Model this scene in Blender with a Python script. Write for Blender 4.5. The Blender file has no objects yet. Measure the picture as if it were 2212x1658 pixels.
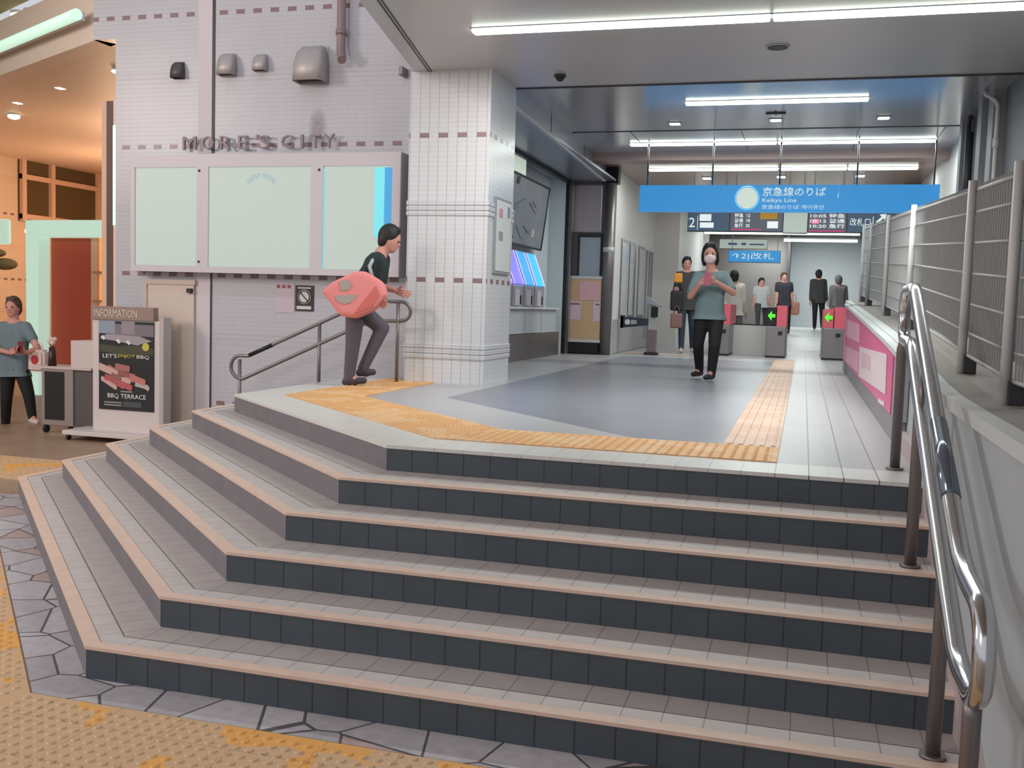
import bpy, bmesh, math, random
from mathutils import Vector, Matrix
S = bpy.context.scene
C = S.collection
PI = math.pi

# ---------------------------------------------------------------- camera
F = 2176.23
yaw, pitch, roll = 0.2790, -0.0780, 0.0312
CAM = Vector((2.2361, -5.2662, 0.8156))
fw = Vector((-math.sin(yaw)*math.cos(pitch), math.cos(yaw)*math.cos(pitch), math.sin(pitch)))
r0 = Vector((math.cos(yaw), math.sin(yaw), 0)); u0 = r0.cross(fw)
rt = math.cos(roll)*r0 + math.sin(roll)*u0
up = -math.sin(roll)*r0 + math.cos(roll)*u0
cd = bpy.data.cameras.new('camera'); cam = bpy.data.objects.new('camera', cd); C.objects.link(cam)
cd.sensor_fit = 'HORIZONTAL'; cd.sensor_width = 36; cd.lens = F/2212*36; cd.clip_end = 300; cd.clip_start = .05
cam.matrix_world = Matrix(((rt.x, up.x, -fw.x, CAM.x), (rt.y, up.y, -fw.y, CAM.y), (rt.z, up.z, -fw.z, CAM.z), (0, 0, 0, 1)))
S.camera = cam

def on(px, py, ax, v):
    """world point where the sight line of a photo pixel meets the plane axis=v"""
    d = fw + rt*((px-1106)/F) - up*((py-829)/F)
    t = (v-CAM[ax])/d[ax]
    return CAM + d*t

# ---------------------------------------------------------------- world, exposure, lamps and added fill lights out of view
S.view_settings.view_transform = 'Standard'; S.view_settings.look = 'None'
S.view_settings.exposure = 0.0; S.view_settings.gamma = 1.0; S.view_settings.use_curve_mapping = False
w = bpy.data.worlds.new('night_sky'); S.world = w; w.use_nodes = True
w.node_tree.nodes['Background'].inputs[0].default_value = (.64, .66, .70, 1)
w.node_tree.nodes['Background'].inputs[1].default_value = .95

def lamp(name, kind, loc, energy, col, size=.3, look=None, sy=None):
    l = bpy.data.lights.new(name, kind); l.energy = energy; l.color = col
    if kind == 'AREA':
        l.size = size
        if sy: l.shape = 'RECTANGLE'; l.size_y = sy
    else: l.shadow_soft_size = size
    o = bpy.data.objects.new(name, l); C.objects.link(o); o.location = loc
    if look is not None:
        o.rotation_euler = (Vector(look)-Vector(loc)).to_track_quat('-Z', 'Y').to_euler()
    return o
lamp('street_lamp', 'AREA', (-9.2, -1.6, 3.9), 290, (1.0, .87, .80), 1.6, (-1.5, .8, 0))
lamp('wall_fill', 'AREA', (-3.5, -7.5, 4.6), 190, (1.0, .84, .78), 1.5, (-3, 4, 2.0))  # added fill light behind the camera, brightens the tiled wall and paving
lamp('passage_fill', 'POINT', (-8.8, 10.0, 1.9), 120, (1.0, .66, .42), .5)  # two unseen points added to brighten the passage ceiling and walls
lamp('passage_fill', 'POINT', (-11.6, 13.2, 1.9), 210, (1.0, .64, .40), .5)

# ---------------------------------------------------------------- materials
MATS = {}
def lin(c):
    return tuple((x/255/12.92 if x/255 <= .04045 else ((x/255+.055)/1.055)**2.4) for x in c)
def mat(name, col, rough=.6, metal=0.0, spec=.5, noise=0.0, nscale=8.0, bump=0.0, emit=0.0, ecol=None):
    if name in MATS: return MATS[name]
    m = bpy.data.materials.new(name); m.use_nodes = True; nt = m.node_tree; b = nt.nodes['Principled BSDF']
    c = lin(col)
    b.inputs['Base Color'].default_value = (*c, 1); b.inputs['Roughness'].default_value = rough
    b.inputs['Metallic'].default_value = metal; b.inputs['Specular IOR Level'].default_value = spec
    if noise or bump:
        tc = nt.nodes.new('ShaderNodeTexCoord'); n = nt.nodes.new('ShaderNodeTexNoise')
        n.inputs['Scale'].default_value = nscale; n.inputs['Detail'].default_value = 6
        nt.links.new(tc.outputs['Object'], n.inputs['Vector'])
        if noise:
            mx = nt.nodes.new('ShaderNodeMix'); mx.data_type = 'RGBA'
            mx.inputs['A'].default_value = (*[x*(1-noise) for x in c], 1); mx.inputs['B'].default_value = (*[min(1, x*(1+noise)) for x in c], 1)
            nt.links.new(n.outputs['Fac'], mx.inputs['Factor']); nt.links.new(mx.outputs['Result'], b.inputs['Base Color'])
        if bump:
            bp = nt.nodes.new('ShaderNodeBump'); bp.inputs['Strength'].default_value = bump; bp.inputs['Distance'].default_value = .01
            nt.links.new(n.outputs['Fac'], bp.inputs['Height']); nt.links.new(bp.outputs['Normal'], b.inputs['Normal'])
    if emit:
        b.inputs['Emission Color'].default_value = (*(lin(ecol) if ecol else c), 1); b.inputs['Emission Strength'].default_value = emit
    MATS[name] = m; return m

class G:
    """tiny node-graph helper"""
    def __init__(s, name, rough=.4, spec=.5, metal=0):
        s.m = bpy.data.materials.new(name); s.m.use_nodes = True; s.nt = s.m.node_tree; s.b = s.nt.nodes['Principled BSDF']
        s.b.inputs['Roughness'].default_value = rough; s.b.inputs['Specular IOR Level'].default_value = spec; s.b.inputs['Metallic'].default_value = metal
        MATS[name] = s.m
    def n(s, t): return s.nt.nodes.new(t)
    def put(s, inp, v):
        if isinstance(v, (int, float)): inp.default_value = v
        else: s.nt.links.new(v, inp)
    def m_(s, op, a, b=0.0, c=0.0):
        x = s.n('ShaderNodeMath'); x.operation = op; s.put(x.inputs[0], a); s.put(x.inputs[1], b); s.put(x.inputs[2], c); return x.outputs[0]
    def xyz(s, kind='Object'):
        if kind == 'UV':
            t = s.n('ShaderNodeUVMap').outputs[0]
        else: t = s.n('ShaderNodeTexCoord').outputs[kind]
        q = s.n('ShaderNodeSeparateXYZ'); s.nt.links.new(t, q.inputs[0]); return q.outputs
    def line(s, v, pitch, width, phase=0.0):
        """1 on grid lines"""
        f = s.m_('FRACT', s.m_('DIVIDE', s.m_('SUBTRACT', v, phase-1000*pitch), pitch))
        d = s.m_('MINIMUM', f, s.m_('SUBTRACT', 1.0, f))
        return s.m_('LESS_THAN', d, width/pitch/2)
    def band(s, v, a, b): return s.m_('MULTIPLY', s.m_('GREATER_THAN', v, a), s.m_('LESS_THAN', v, b))
    def mix(s, f, a, b):
        x = s.n('ShaderNodeMix'); x.data_type = 'RGBA'; s.put(x.inputs['Factor'], f)
        for k, v in (('A', a), ('B', b)):
            if isinstance(v, tuple): x.inputs[k].default_value = (*lin(v), 1)
            else: s.nt.links.new(v, x.inputs[k])
        return x.outputs['Result']
    def noise(s, scale, detail=4, vec=None):
        x = s.n('ShaderNodeTexNoise'); x.inputs['Scale'].default_value = scale; x.inputs['Detail'].default_value = detail
        s.nt.links.new(vec if vec else s.n('ShaderNodeTexCoord').outputs['Object'], x.inputs['Vector']); return x.outputs['Fac']
    def out(s, col, height=None, dist=.002, strength=.6):
        s.nt.links.new(col, s.b.inputs['Base Color'])
        if height is not None:
            bp = s.n('ShaderNodeBump'); bp.inputs['Distance'].default_value = dist; bp.inputs['Strength'].default_value = strength
            s.nt.links.new(height, bp.inputs['Height']); s.nt.links.new(bp.outputs['Normal'], s.b.inputs['Normal'])
        return s.m

ROWS = (3.925, 2.478, 1.046, -.392)
def wall_tile(name, base, vgrout, hgrout, x0, pitch, tile, rough=.3, vw=.006, gaps=()):
    g = G(name, rough)
    x, y, z = g.xyz()
    nx = g.n('ShaderNodeNewGeometry'); q = g.n('ShaderNodeSeparateXYZ'); g.nt.links.new(nx.outputs['True Normal'], q.inputs[0])
    side = g.m_('GREATER_THAN', g.m_('ABSOLUTE', q.outputs[0]), .5)
    u = g.m_('ADD', g.m_('MULTIPLY', x, g.m_('SUBTRACT', 1.0, side)), g.m_('MULTIPLY', y, side))
    lu = g.line(u, tile, vw, x0); lz = g.line(z, .048, .005, ROWS[0]+.024)
    brown = 0.0
    f = g.m_('FRACT', g.m_('DIVIDE', g.m_('SUBTRACT', u, x0-1000*pitch), pitch))
    on_t = g.m_('LESS_THAN', f, .5)
    rowm = None
    for r in ROWS:
        b_ = g.band(z, r-.024, r+.024); rowm = b_ if rowm is None else g.m_('MAXIMUM', rowm, b_)
    br = g.m_('MULTIPLY', on_t, rowm)
    # projecting courses: double ridges with running bond between the brown rows
    rid = None
    for r in (3.24, 1.76, -.0+.33):
        b_ = g.m_('MAXIMUM', g.band(z, r-.008, r+.008), g.m_('MAXIMUM', g.band(z, r+.05, r+.062), g.band(z, r-.062, r-.05)))
        rid = b_ if rid is None else g.m_('MAXIMUM', rid, b_)
    dirt = g.noise(1.3, 6); fine = g.noise(30, 2)
    tone = g.mix(g.m_('MULTIPLY', dirt, .55), base, tuple(max(0, c-34) for c in base))
    c = g.mix(g.m_('MULTIPLY', lz, .35), tone, hgrout)
    c = g.mix(g.m_('MULTIPLY', lu, .55), c, vgrout)
    c = g.mix(g.m_('MULTIPLY', rid, .5), c, hgrout)
    if x0 == -5.37:
        dx = g.m_('DIVIDE', g.m_('SUBTRACT', x, -2.90), .12); dz = g.m_('DIVIDE', g.m_('SUBTRACT', z, 2.66), .22)
        r2_ = g.m_('ADD', g.m_('MULTIPLY', dx, dx), g.m_('MULTIPLY', dz, dz))
        st_ = g.m_('MULTIPLY', g.m_('MAXIMUM', g.m_('SUBTRACT', 1.0, r2_), 0.0), g.m_('ADD', .35, g.m_('MULTIPLY', fine, .5)))
        c = g.mix(st_, c, (112, 92, 92))
    c = g.mix(g.m_('MULTIPLY', br, .9), c, (128, 96, 98))
    h = g.m_('SUBTRACT', 1.0, g.m_('MAXIMUM', lu, g.m_('MAXIMUM', lz, rid)))
    return g.out(c, h, .002, .5)

M_wall = wall_tile('glazed_wall_tile', (200, 200, 207), (178, 176, 183), (174, 172, 179), -5.37, .209, .1045, .35, .004)
M_col = wall_tile('column_tile', (222, 224, 228), (146, 134, 138), (186, 184, 188), -1.548, .2, .1, .25, .007)
M_street_tile = wall_tile('passage_tile', (236, 214, 190), (200, 168, 136), (200, 168, 136), -5.37, .209, .1045, .4)

def tread_mat():
    g = G('stair_tread_tile', .55)
    u, v, _ = g.xyz('UV')
    lu = g.line(u, .154, .005); lv = g.m_('MAXIMUM', g.band(v, .163, .170), g.m_('MAXIMUM', g.band(v, .062, .066)  , 0.0))
    n = g.noise(9, 5); n2 = g.noise(1.1, 2)
    c = g.mix(n, (202, 196, 194), (176, 170, 169))
    c = g.mix(g.m_('MULTIPLY', n2, .35), c, (196, 186, 180))
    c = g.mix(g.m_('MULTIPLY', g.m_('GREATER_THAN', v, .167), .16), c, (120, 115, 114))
    c = g.mix(g.m_('MULTIPLY', lu, .55), c, (92, 88, 88))
    c = g.mix(g.m_('MULTIPLY', lv, .8), c, (70, 66, 66))
    return g.out(c, g.m_('SUBTRACT', 1.0, g.m_('MAXIMUM', lu, lv)))
M_tread = tread_mat()
def riser_mat():
    g = G('stair_riser_tile', .5)
    u, v, _ = g.xyz('UV')
    lu = g.line(u, .154, .006); lv = g.band(v, .022, .026)
    n = g.noise(5, 6); wv = g.noise(2.2, 2)
    c = g.mix(n, (84, 93, 101), (64, 73, 81))
    c = g.mix(g.m_('MULTIPLY', wv, .35), c, (52, 58, 64))
    c = g.mix(g.m_('MULTIPLY', lu, .75), c, (30, 34, 38))
    c = g.mix(g.m_('MULTIPLY', lv, .35), c, (46, 50, 54))
    return g.out(c, g.m_('SUBTRACT', 1.0, lu), .002)
M_riser = riser_mat()
def riser_lit_mat():  # riser tile with street light painted into its paler colour; joints wide apart
    g = G('chamfer_riser_lit_tile', .6)
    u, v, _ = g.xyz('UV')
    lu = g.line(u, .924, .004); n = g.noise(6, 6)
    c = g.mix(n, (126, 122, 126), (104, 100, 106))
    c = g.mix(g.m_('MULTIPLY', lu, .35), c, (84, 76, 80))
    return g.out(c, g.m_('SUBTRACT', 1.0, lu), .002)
M_riser_lit = riser_lit_mat()
M_nose = mat('nosing_tile', (214, 188, 172), .5, noise=.12, nscale=14)

def floor_mat():
    g = G('concourse_floor_tile', .32)
    x, y, z = g.xyz()
    ch = g.m_('ADD', g.m_('MULTIPLY', x, .695), g.m_('MULTIPLY', y, .719))
    sd = g.m_('ADD', x, 2.29)
    field = g.m_('MULTIPLY', g.m_('GREATER_THAN', y, 1.0), g.m_('MULTIPLY', g.m_('GREATER_THAN', ch, 1.6), g.m_('GREATER_THAN', sd, 1.6)))
    field = g.m_('MULTIPLY', field, g.m_('MULTIPLY', g.m_('LESS_THAN', x, 1.80), g.m_('LESS_THAN', y, 12.0)))
    right = g.m_('GREATER_THAN', x, 2.135)
    n = g.noise(2.2, 4)
    c = g.mix(n, (182, 182, 184), (166, 166, 170))
    eb = g.m_('MAXIMUM', g.m_('LESS_THAN', y, .36), g.m_('MAXIMUM', g.m_('LESS_THAN', ch, .36), g.m_('LESS_THAN', sd, .36)))
    c = g.mix(g.m_('MULTIPLY', eb, .7), c, (226, 226, 220))
    c = g.mix(field, c, g.mix(n, (138, 140, 150), (122, 124, 134)))
    lx = g.line(x, .168, .006, 2.135); ly = g.line(y, .3, .004); lf = g.line(x, .3, .004)
    dl = g.m_('MULTIPLY', lx, g.m_('MULTIPLY', right, g.m_('LESS_THAN', x, 2.70)))
    edge = g.m_('MULTIPLY', lx, g.m_('LESS_THAN', y, .36))
    c = g.mix(g.m_('MULTIPLY', g.m_('MAXIMUM', ly, lf), .16), c, (96, 94, 98))
    c = g.mix(g.m_('MULTIPLY', edge, .3), c, (80, 76, 76))
    c = g.mix(g.m_('MULTIPLY', dl, .85), c, (58, 56, 60))
    return g.out(c, g.m_('SUBTRACT', 1.0, g.m_('MAXIMUM', dl, edge)), .002, .3)
M_floor = floor_mat()
def crazy_mat():
    g = G('crazy_paving_stone', .7)
    v = g.n('ShaderNodeTexVoronoi'); v.feature = 'DISTANCE_TO_EDGE'; v.inputs['Scale'].default_value = 3.1
    vc = g.n('ShaderNodeTexVoronoi'); vc.inputs['Scale'].default_value = 3.1
    tc = g.n('ShaderNodeTexCoord')
    for q in (v, vc): g.nt.links.new(tc.outputs['Object'], q.inputs['Vector'])
    j = g.m_('LESS_THAN', v.outputs['Distance'], .016)
    sp = g.n('ShaderNodeSeparateColor'); g.nt.links.new(vc.outputs['Color'], sp.inputs[0])
    c = g.mix(sp.outputs[0], (204, 200, 204), (178, 174, 180))
    c = g.mix(g.m_('MULTIPLY', g.m_('GREATER_THAN', sp.outputs[1], .86), .6), c, (186, 150, 136))
    c = g.mix(g.m_('MULTIPLY', g.noise(20, 6), .5), c, (92, 88, 92))
    c = g.mix(g.m_('MULTIPLY', j, .85), c, (48, 44, 46))
    return g.out(c, g.m_('SUBTRACT', 1.0, j), .006, .7)
M_crazy = crazy_mat()
def street_mat():
    g = G('street_paving', .5)
    x, y, z = g.xyz()
    n = g.noise(1.5, 6); l = g.m_('MAXIMUM', g.line(x, .6, .01), g.line(y, .6, .01))
    c = g.mix(n, (172, 146, 124), (132, 112, 98)); c = g.mix(g.m_('MULTIPLY', l, .4), c, (76, 64, 58))
    return g.out(c, g.m_('SUBTRACT', 1.0, l))
M_street = street_mat()
def tact_mat(name, a, b, wear, dens=.5):
    g = G(name, .55)
    x, y, z = g.xyz()
    l = g.m_('MAXIMUM', g.line(x, .3, .004), g.line(y, .3, .004))
    w1 = g.m_('MULTIPLY', g.m_('GREATER_THAN', g.noise(2.4, 5), dens), .8)
    c = g.mix(g.noise(22, 4), a, b); c = g.mix(w1, c, wear); c = g.mix(g.m_('MULTIPLY', l, .5), c, (110, 84, 60))
    return g.out(c)
M_tact = tact_mat('orange_tactile', (226, 176, 118), (212, 158, 98), (226, 186, 140), .52)
M_tact2 = tact_mat('street_tactile', (234, 172, 84), (216, 158, 88), (198, 170, 140), .44)
M_tact3 = tact_mat('pale_tactile', (214, 182, 160), (204, 168, 144), (218, 190, 172), .5)

def metal_ceiling(name, col, rough, x_lines=None):
    g = G(name, rough, .6, .25)
    n = g.noise(.7, 2)
    c = g.mix(n, col, tuple(max(0, v-16) for v in col))
    return g.out(c)
M_ceil = metal_ceiling('glossy_ceiling_panel', (196, 194, 196), .17)
M_canopy = metal_ceiling('canopy_ceiling_panel', (204, 201, 202), .36)
M_ceil_b = metal_ceiling('beige_ceiling_panel', (196, 172, 160), .25)
M_steel = mat('brushed_steel', (190, 186, 188), .28, 1.0, noise=.05, nscale=3)
M_steel_d = mat('dull_steel', (132, 126, 126), .42, .7)
M_chrome = mat('polished_steel', (210, 210, 212), .16, 1.0)
M_panelmetal = mat('satin_metal_panel', (172, 176, 184), .3, .5)
M_black = mat('black_paint', (26, 26, 28), .45)
M_dark = mat('dark_grey', (58, 58, 62), .5)
M_grey = mat('grey_paint', (150, 152, 156), .6, noise=.05, nscale=2)
M_rwall = mat('grey_plaster', (172, 180, 184), .75, noise=.08, nscale=3, bump=.15)
M_white = mat('white_paint', (212, 210, 208), .5)
M_whitewall = mat('white_plaster', (216, 214, 212), .6, noise=.03, nscale=2)
M_cream = mat('cream_paint', (206, 190, 180), .5, noise=.03)
M_vent = mat('stainless_hood', (182, 176, 175), .5, .45)
M_fence = mat('galvanised_fence', (164, 164, 164), .6, .0)
M_tube = mat('fluorescent_diffuser', (230, 240, 226), .4, emit=7.0, ecol=(226, 240, 224))
M_tubef = mat('fluorescent_strip', (230, 240, 226), .4, emit=5.0, ecol=(226, 240, 224))
M_lightpanel = mat('lit_sign_panel', (150, 162, 156), .5, emit=.46, ecol=(200, 215, 204))
M_cyan = mat('lit_portal', (150, 176, 160), .5, emit=.8, ecol=(184, 214, 196))
M_down = mat('downlight_lens', (230, 240, 226), .4, emit=4.0, ecol=(230, 240, 226))
M_blue = mat('lit_blue_sign', (40, 120, 190), .45, emit=.72, ecol=(62, 146, 206))
M_bluetext = mat('lit_sign_letter', (200, 214, 204), .5, emit=.7, ecol=(204, 216, 206))
M_redw = mat('red_brown_panel', (186, 76, 46), .6)
M_pink = mat('pink_print', (216, 98, 148), .4)
M_pinkp = mat('pale_pink_print', (230, 168, 190), .4)
M_pinkw = mat('white_print', (226, 208, 212), .4)
M_glass_d = mat('dark_glass', (92, 78, 54), .15)
M_yellow = mat('yellow_print', (226, 170, 40), .5)

# ---------------------------------------------------------------- mesh helpers
def link(name, me, m, parent=None):
    o = bpy.data.objects.new(name, me); C.objects.link(o)
    for x in (m if isinstance(m, (list, tuple)) else [m]): me.materials.append(x)
    if parent: o.parent = parent
    return o
def tag(o, label=None, cat=None, group=None, kind=None):
    if label: o['label'] = label
    if cat: o['category'] = cat
    if group: o['group'] = group
    if kind: o['kind'] = kind
    return o
def thing(name, label, cat, group=None, loc=(0, 0, 0), rz=0):
    o = bpy.data.objects.new(name, None); C.objects.link(o); o.location = loc; o.rotation_euler = (0, 0, rz); o.empty_display_size = .1
    return tag(o, label, cat, group)

class B:
    """collects solids, becomes one mesh object"""
    def __init__(s): s.bm = bmesh.new()
    def box(s, x0, x1, y0, y1, z0, z1, bev=0):
        r = bmesh.ops.create_cube(s.bm, size=1)
        for v in r['verts']: v.co = Vector(((x0+x1)/2+v.co.x*(x1-x0), (y0+y1)/2+v.co.y*(y1-y0), (z0+z1)/2+v.co.z*(z1-z0)))
        if bev: bmesh.ops.bevel(s.bm, geom=list({e for v in r['verts'] for e in v.link_edges}), offset=bev, segments=2, affect='EDGES', profile=.5)
        return s
    def poly(s, pts, vec):
        """prism: polygon pts (3D list) swept by vec"""
        vec = Vector(vec); a = [s.bm.verts.new(p) for p in pts]; b = [s.bm.verts.new(Vector(p)+vec) for p in pts]; n = len(pts)
        s.bm.faces.new(a); s.bm.faces.new(b[::-1])
        for i in range(n): s.bm.faces.new((a[i], b[i], b[(i+1) % n], a[(i+1) % n]))
        return s
    def tube(s, pts, r, n=12, closed=False, cap=True, r1=None):
        pts = [Vector(p) for p in pts]; rings = []; N = len(pts); prev = None
        for i, p in enumerate(pts):
            if closed: t = (pts[(i+1) % N]-pts[i-1]).normalized()
            else: t = ((pts[min(i+1, N-1)]-pts[i]).normalized()+(pts[i]-pts[max(i-1, 0)]).normalized()).normalized() if 0 < i < N-1 else (pts[1]-pts[0] if i == 0 else pts[-1]-pts[-2]).normalized()
            if prev is None:
                a = t.cross(Vector((0, 0, 1))) if abs(t.z) < .9 else t.cross(Vector((1, 0, 0)))
            else: a = prev - t*prev.dot(t)
            a.normalize(); b_ = t.cross(a); prev = a
            rad = r if r1 is None else r+(r1-r)*i/(N-1)
            rings.append([s.bm.verts.new(p+(a*math.cos(2*PI*k/n)+b_*math.sin(2*PI*k/n))*rad) for k in range(n)])
        for i in range(N if closed else N-1):
            A, B_ = rings[i], rings[(i+1) % N]
            for k in range(n):
                f = s.bm.faces.new((A[k], A[(k+1) % n], B_[(k+1) % n], B_[k])); f.smooth = True
        if cap and not closed: s.bm.faces.new(rings[0][::-1]); s.bm.faces.new(rings[-1])
        return s
    def cyl(s, x, y, z0, z1, r, n=20): return s.tube([(x, y, z0), (x, y, z1)], r, n)
    def ball(s, c, r, seg=14, scale=(1, 1, 1), rot=None):
        q = bmesh.ops.create_uvsphere(s.bm, u_segments=seg, v_segments=max(6, seg//2+2), radius=1)
        R_ = rot or Matrix.Identity(3)
        for v in q['verts']:
            v.co = Vector(c)+R_ @ Vector((v.co.x*r*scale[0], v.co.y*r*scale[1], v.co.z*r*scale[2]))
            for f in v.link_faces: f.smooth = True
        return s
    def build(s, name, m, parent=None):
        bmesh.ops.recalc_face_normals(s.bm, faces=s.bm.faces)
        me = bpy.data.meshes.new(name); s.bm.to_mesh(me); s.bm.free()
        return link(name, me, m, parent)
def box(name, m, x0, x1, y0, y1, z0, z1, parent=None, bev=0):
    return B().box(x0, x1, y0, y1, z0, z1, bev).build(name, m, parent)
def struct(o): return tag(o, kind='structure')
def text(name, body, m, origin, right, upv, height, parent=None, ext=.004, width=None, bold=0.0):
    """flat lettering; origin = lower-left corner, height of a capital"""
    cu = bpy.data.curves.new('lettering', 'FONT'); cu.body = body; cu.size = 1; cu.extrude = 0; cu.resolution_u = 2; cu.offset = bold
    o = bpy.data.objects.new('lettering', cu); C.objects.link(o)
    me = bpy.data.meshes.new_from_object(o.evaluated_get(bpy.context.evaluated_depsgraph_get()))
    bpy.data.objects.remove(o)
    xs = [v.co.x for v in me.vertices]; ys = [v.co.y for v in me.vertices]
    x0, x1, y0, y1 = min(xs), max(xs), min(ys), max(ys)
    right = Vector(right).normalized(); upv = Vector(upv).normalized(); nrm = right.cross(upv)
    sc = height/(y1-y0); sx = sc if width is None else width/(x1-x0)
    for v in me.vertices: v.co = Vector(origin)+right*((v.co.x-x0)*sx)+upv*((v.co.y-y0)*sc)
    bm = bmesh.new(); bm.from_mesh(me); bmesh.ops.remove_doubles(bm, verts=bm.verts, dist=1e-5)
    r = bmesh.ops.extrude_face_region(bm, geom=list(bm.faces))
    for v in [g for g in r['geom'] if isinstance(g, bmesh.types.BMVert)]: v.co += nrm*ext
    bmesh.ops.recalc_face_normals(bm, faces=bm.faces)
    me.clear_geometry(); bm.to_mesh(me); bm.free()
    me.materials.clear()
    return link(name, me, m, parent)

# ================================================================ GROUND, STAIRS, FLOORS
H, D_ = .141, .338
GZ = -6*H
XR = 2.84
def Cp(i): return (-.132*i, -D_*i)
def Ep(i): return (-2.29-.31*i, 2.144-.142*i)
YW = 4.75
def offs(d, i=0):
    """outline of step i moved inwards by d: right end, corner, left corner, wall end"""
    cx, cy = Cp(i); ex, ey = Ep(i)
    nx, ny = .7071*1.0, .7071*1.0
    dv = Vector((ex-cx, ey-cy)).normalized(); n = Vector((-dv.y, dv.x)); 
    if n.x < 0: n = -n
    # front line y=cy+d ; chamfer line through c + n*d ; side line x=ex+d
    P = Vector((cx, cy))+n*d
    t = (cy+d-P.y)/dv.y; A = (P.x+dv.x*t, cy+d)
    t = (ex+d-P.x)/dv.x; Bq = (ex+d, P.y+dv.y*t)
    return [(XR, cy+d), A, Bq, (ex+d, YW)]

stairs = thing('staircase', 'broad tiled staircase of six steps with a cut-off left corner, rising to the station entrance', 'stairs', None, (0, 0, GZ))
def uvquad(bm, uvl, pts, uvs, mi):
    f = bm.faces.new([bm.verts.new(p) for p in pts]); f.material_index = mi
    for l, uv in zip(f.loops, uvs): l[uvl].uv = uv
    return f
for i in range(6):
    zt = -H*i; zb = zt-H
    bm = bmesh.new(); uvl = bm.loops.layers.uv.new('UVMap')
    o = offs(0, i)
    inner = offs(.62, i)
    for k in range(3):
        a, b = Vector(o[k]), Vector(o[k+1]); c, d = Vector(inner[k+1]), Vector(inner[k])
        t = (b-a).normalized(); off = (0, 0, 0)
        nrm = Vector((-t.y, t.x));
        def uv(p): q = p-a if k != 1 else p-b; return (q.dot(t)+.02, abs((p-a).dot(nrm)))
        if k == 0: uvf = lambda p: ((p.x-Cp(i)[0]), abs((p-a).dot(nrm)))
        else: uvf = uv
        uvquad(bm, uvl, [(*a, zt-.001), (*b, zt-.001), (*c, zt-.001), (*d, zt-.001)], [uvf(p) for p in (a, b, c, d)], 0)
        u_a, u_b = uvf(a)[0], uvf(b)[0]
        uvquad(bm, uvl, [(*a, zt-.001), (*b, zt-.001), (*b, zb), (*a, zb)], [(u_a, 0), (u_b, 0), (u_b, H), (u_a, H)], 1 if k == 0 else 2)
    # underside core and closing faces
    uvquad(bm, uvl, [(*p, zt-.001) for p in inner+[(XR, YW)]], [(0, .4)]*5, 0)
    uvquad(bm, uvl, [(*p, zb) for p in o+[(XR, YW)]], [(0, .4)]*5, 0)
    uvquad(bm, uvl, [(*o[0], zt-.001), (XR, YW, zt-.001), (XR, YW, zb), (*o[0], zb)], [(0, 0), (1, 0), (1, 1), (0, 1)], 1)
    uvquad(bm, uvl, [(*o[3], zt-.001), (XR, YW, zt-.001), (XR, YW, zb), (*o[3], zb)], [(0, 0), (1, 0), (1, 1), (0, 1)], 1)
    bmesh.ops.remove_doubles(bm, verts=bm.verts, dist=1e-5); bmesh.ops.recalc_face_normals(bm, faces=bm.faces)
    me = bpy.data.meshes.new('step'); bm.to_mesh(me); bm.free()
    st = link('step', me, [M_tread, M_riser, M_riser_lit], stairs); st.location = (0, 0, -GZ)
    if i:
        p0, p1 = offs(-.004, i), offs(.062, i)
        nb = B()
        for k in range(3):
            a, b, c, d = p0[k], p0[k+1], p1[k+1], p1[k]
            nb.poly([(*a, zt-.012), (*b, zt-.012), (*c, zt-.012), (*d, zt-.012)], (0, 0, .0145))
        bmesh.ops.remove_doubles(nb.bm, verts=nb.bm.verts, dist=1e-5)
        nb.build('nosing', M_nose, st)

def flat(name, pts, z, m, th=.02, kind='structure'):
    o = B().poly([(x, y, z-th) for x, y in pts], (0, 0, th)).build(name, m)
    return tag(o, kind=kind) if kind else o
# concourse floor: landing outline joined to the hall
fl = offs(-.004, 0)
floor = flat('floor', [(2.84, -.004), fl[1], fl[2], (-2.294, 4.745), (-1.5, 4.76), (-2.05, 5.2), (-2.05, 12.2), (-1.15, 12.2), (-1.15, 17), (-1.15, 18.5), (4.2, 18.5), (4.2, 10.4), (2.84, 10.4)], .004, M_floor, .02)
ramp = B().poly([(-3, 18.5, -.02), (4.3, 18.5, -.02), (4.3, 24, .40), (-3, 24, .40)], (0, 0, .01)).box(-3, 4.3, 24, 46, .38, .41).build('floor', mat('far_floor', (186, 188, 190), .35)); struct(ramp)
ground = flat('ground', [(-30, -14), (9, -14), (9, 46), (-30, 46)], GZ-.002, M_street, .05)
# crazy paving strip round the foot of the stairs
o6 = offs(0, 5); oc = offs(-.215, 5)
cz = B()
for k in range(2):
    cz.poly([(*o6[k], GZ-.01), (*o6[k+1], GZ-.01), (*oc[k+1], GZ-.01), (*oc[k], GZ-.01)], (0, 0, .012))
struct(cz.build('crazy_paving', M_crazy))

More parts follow.
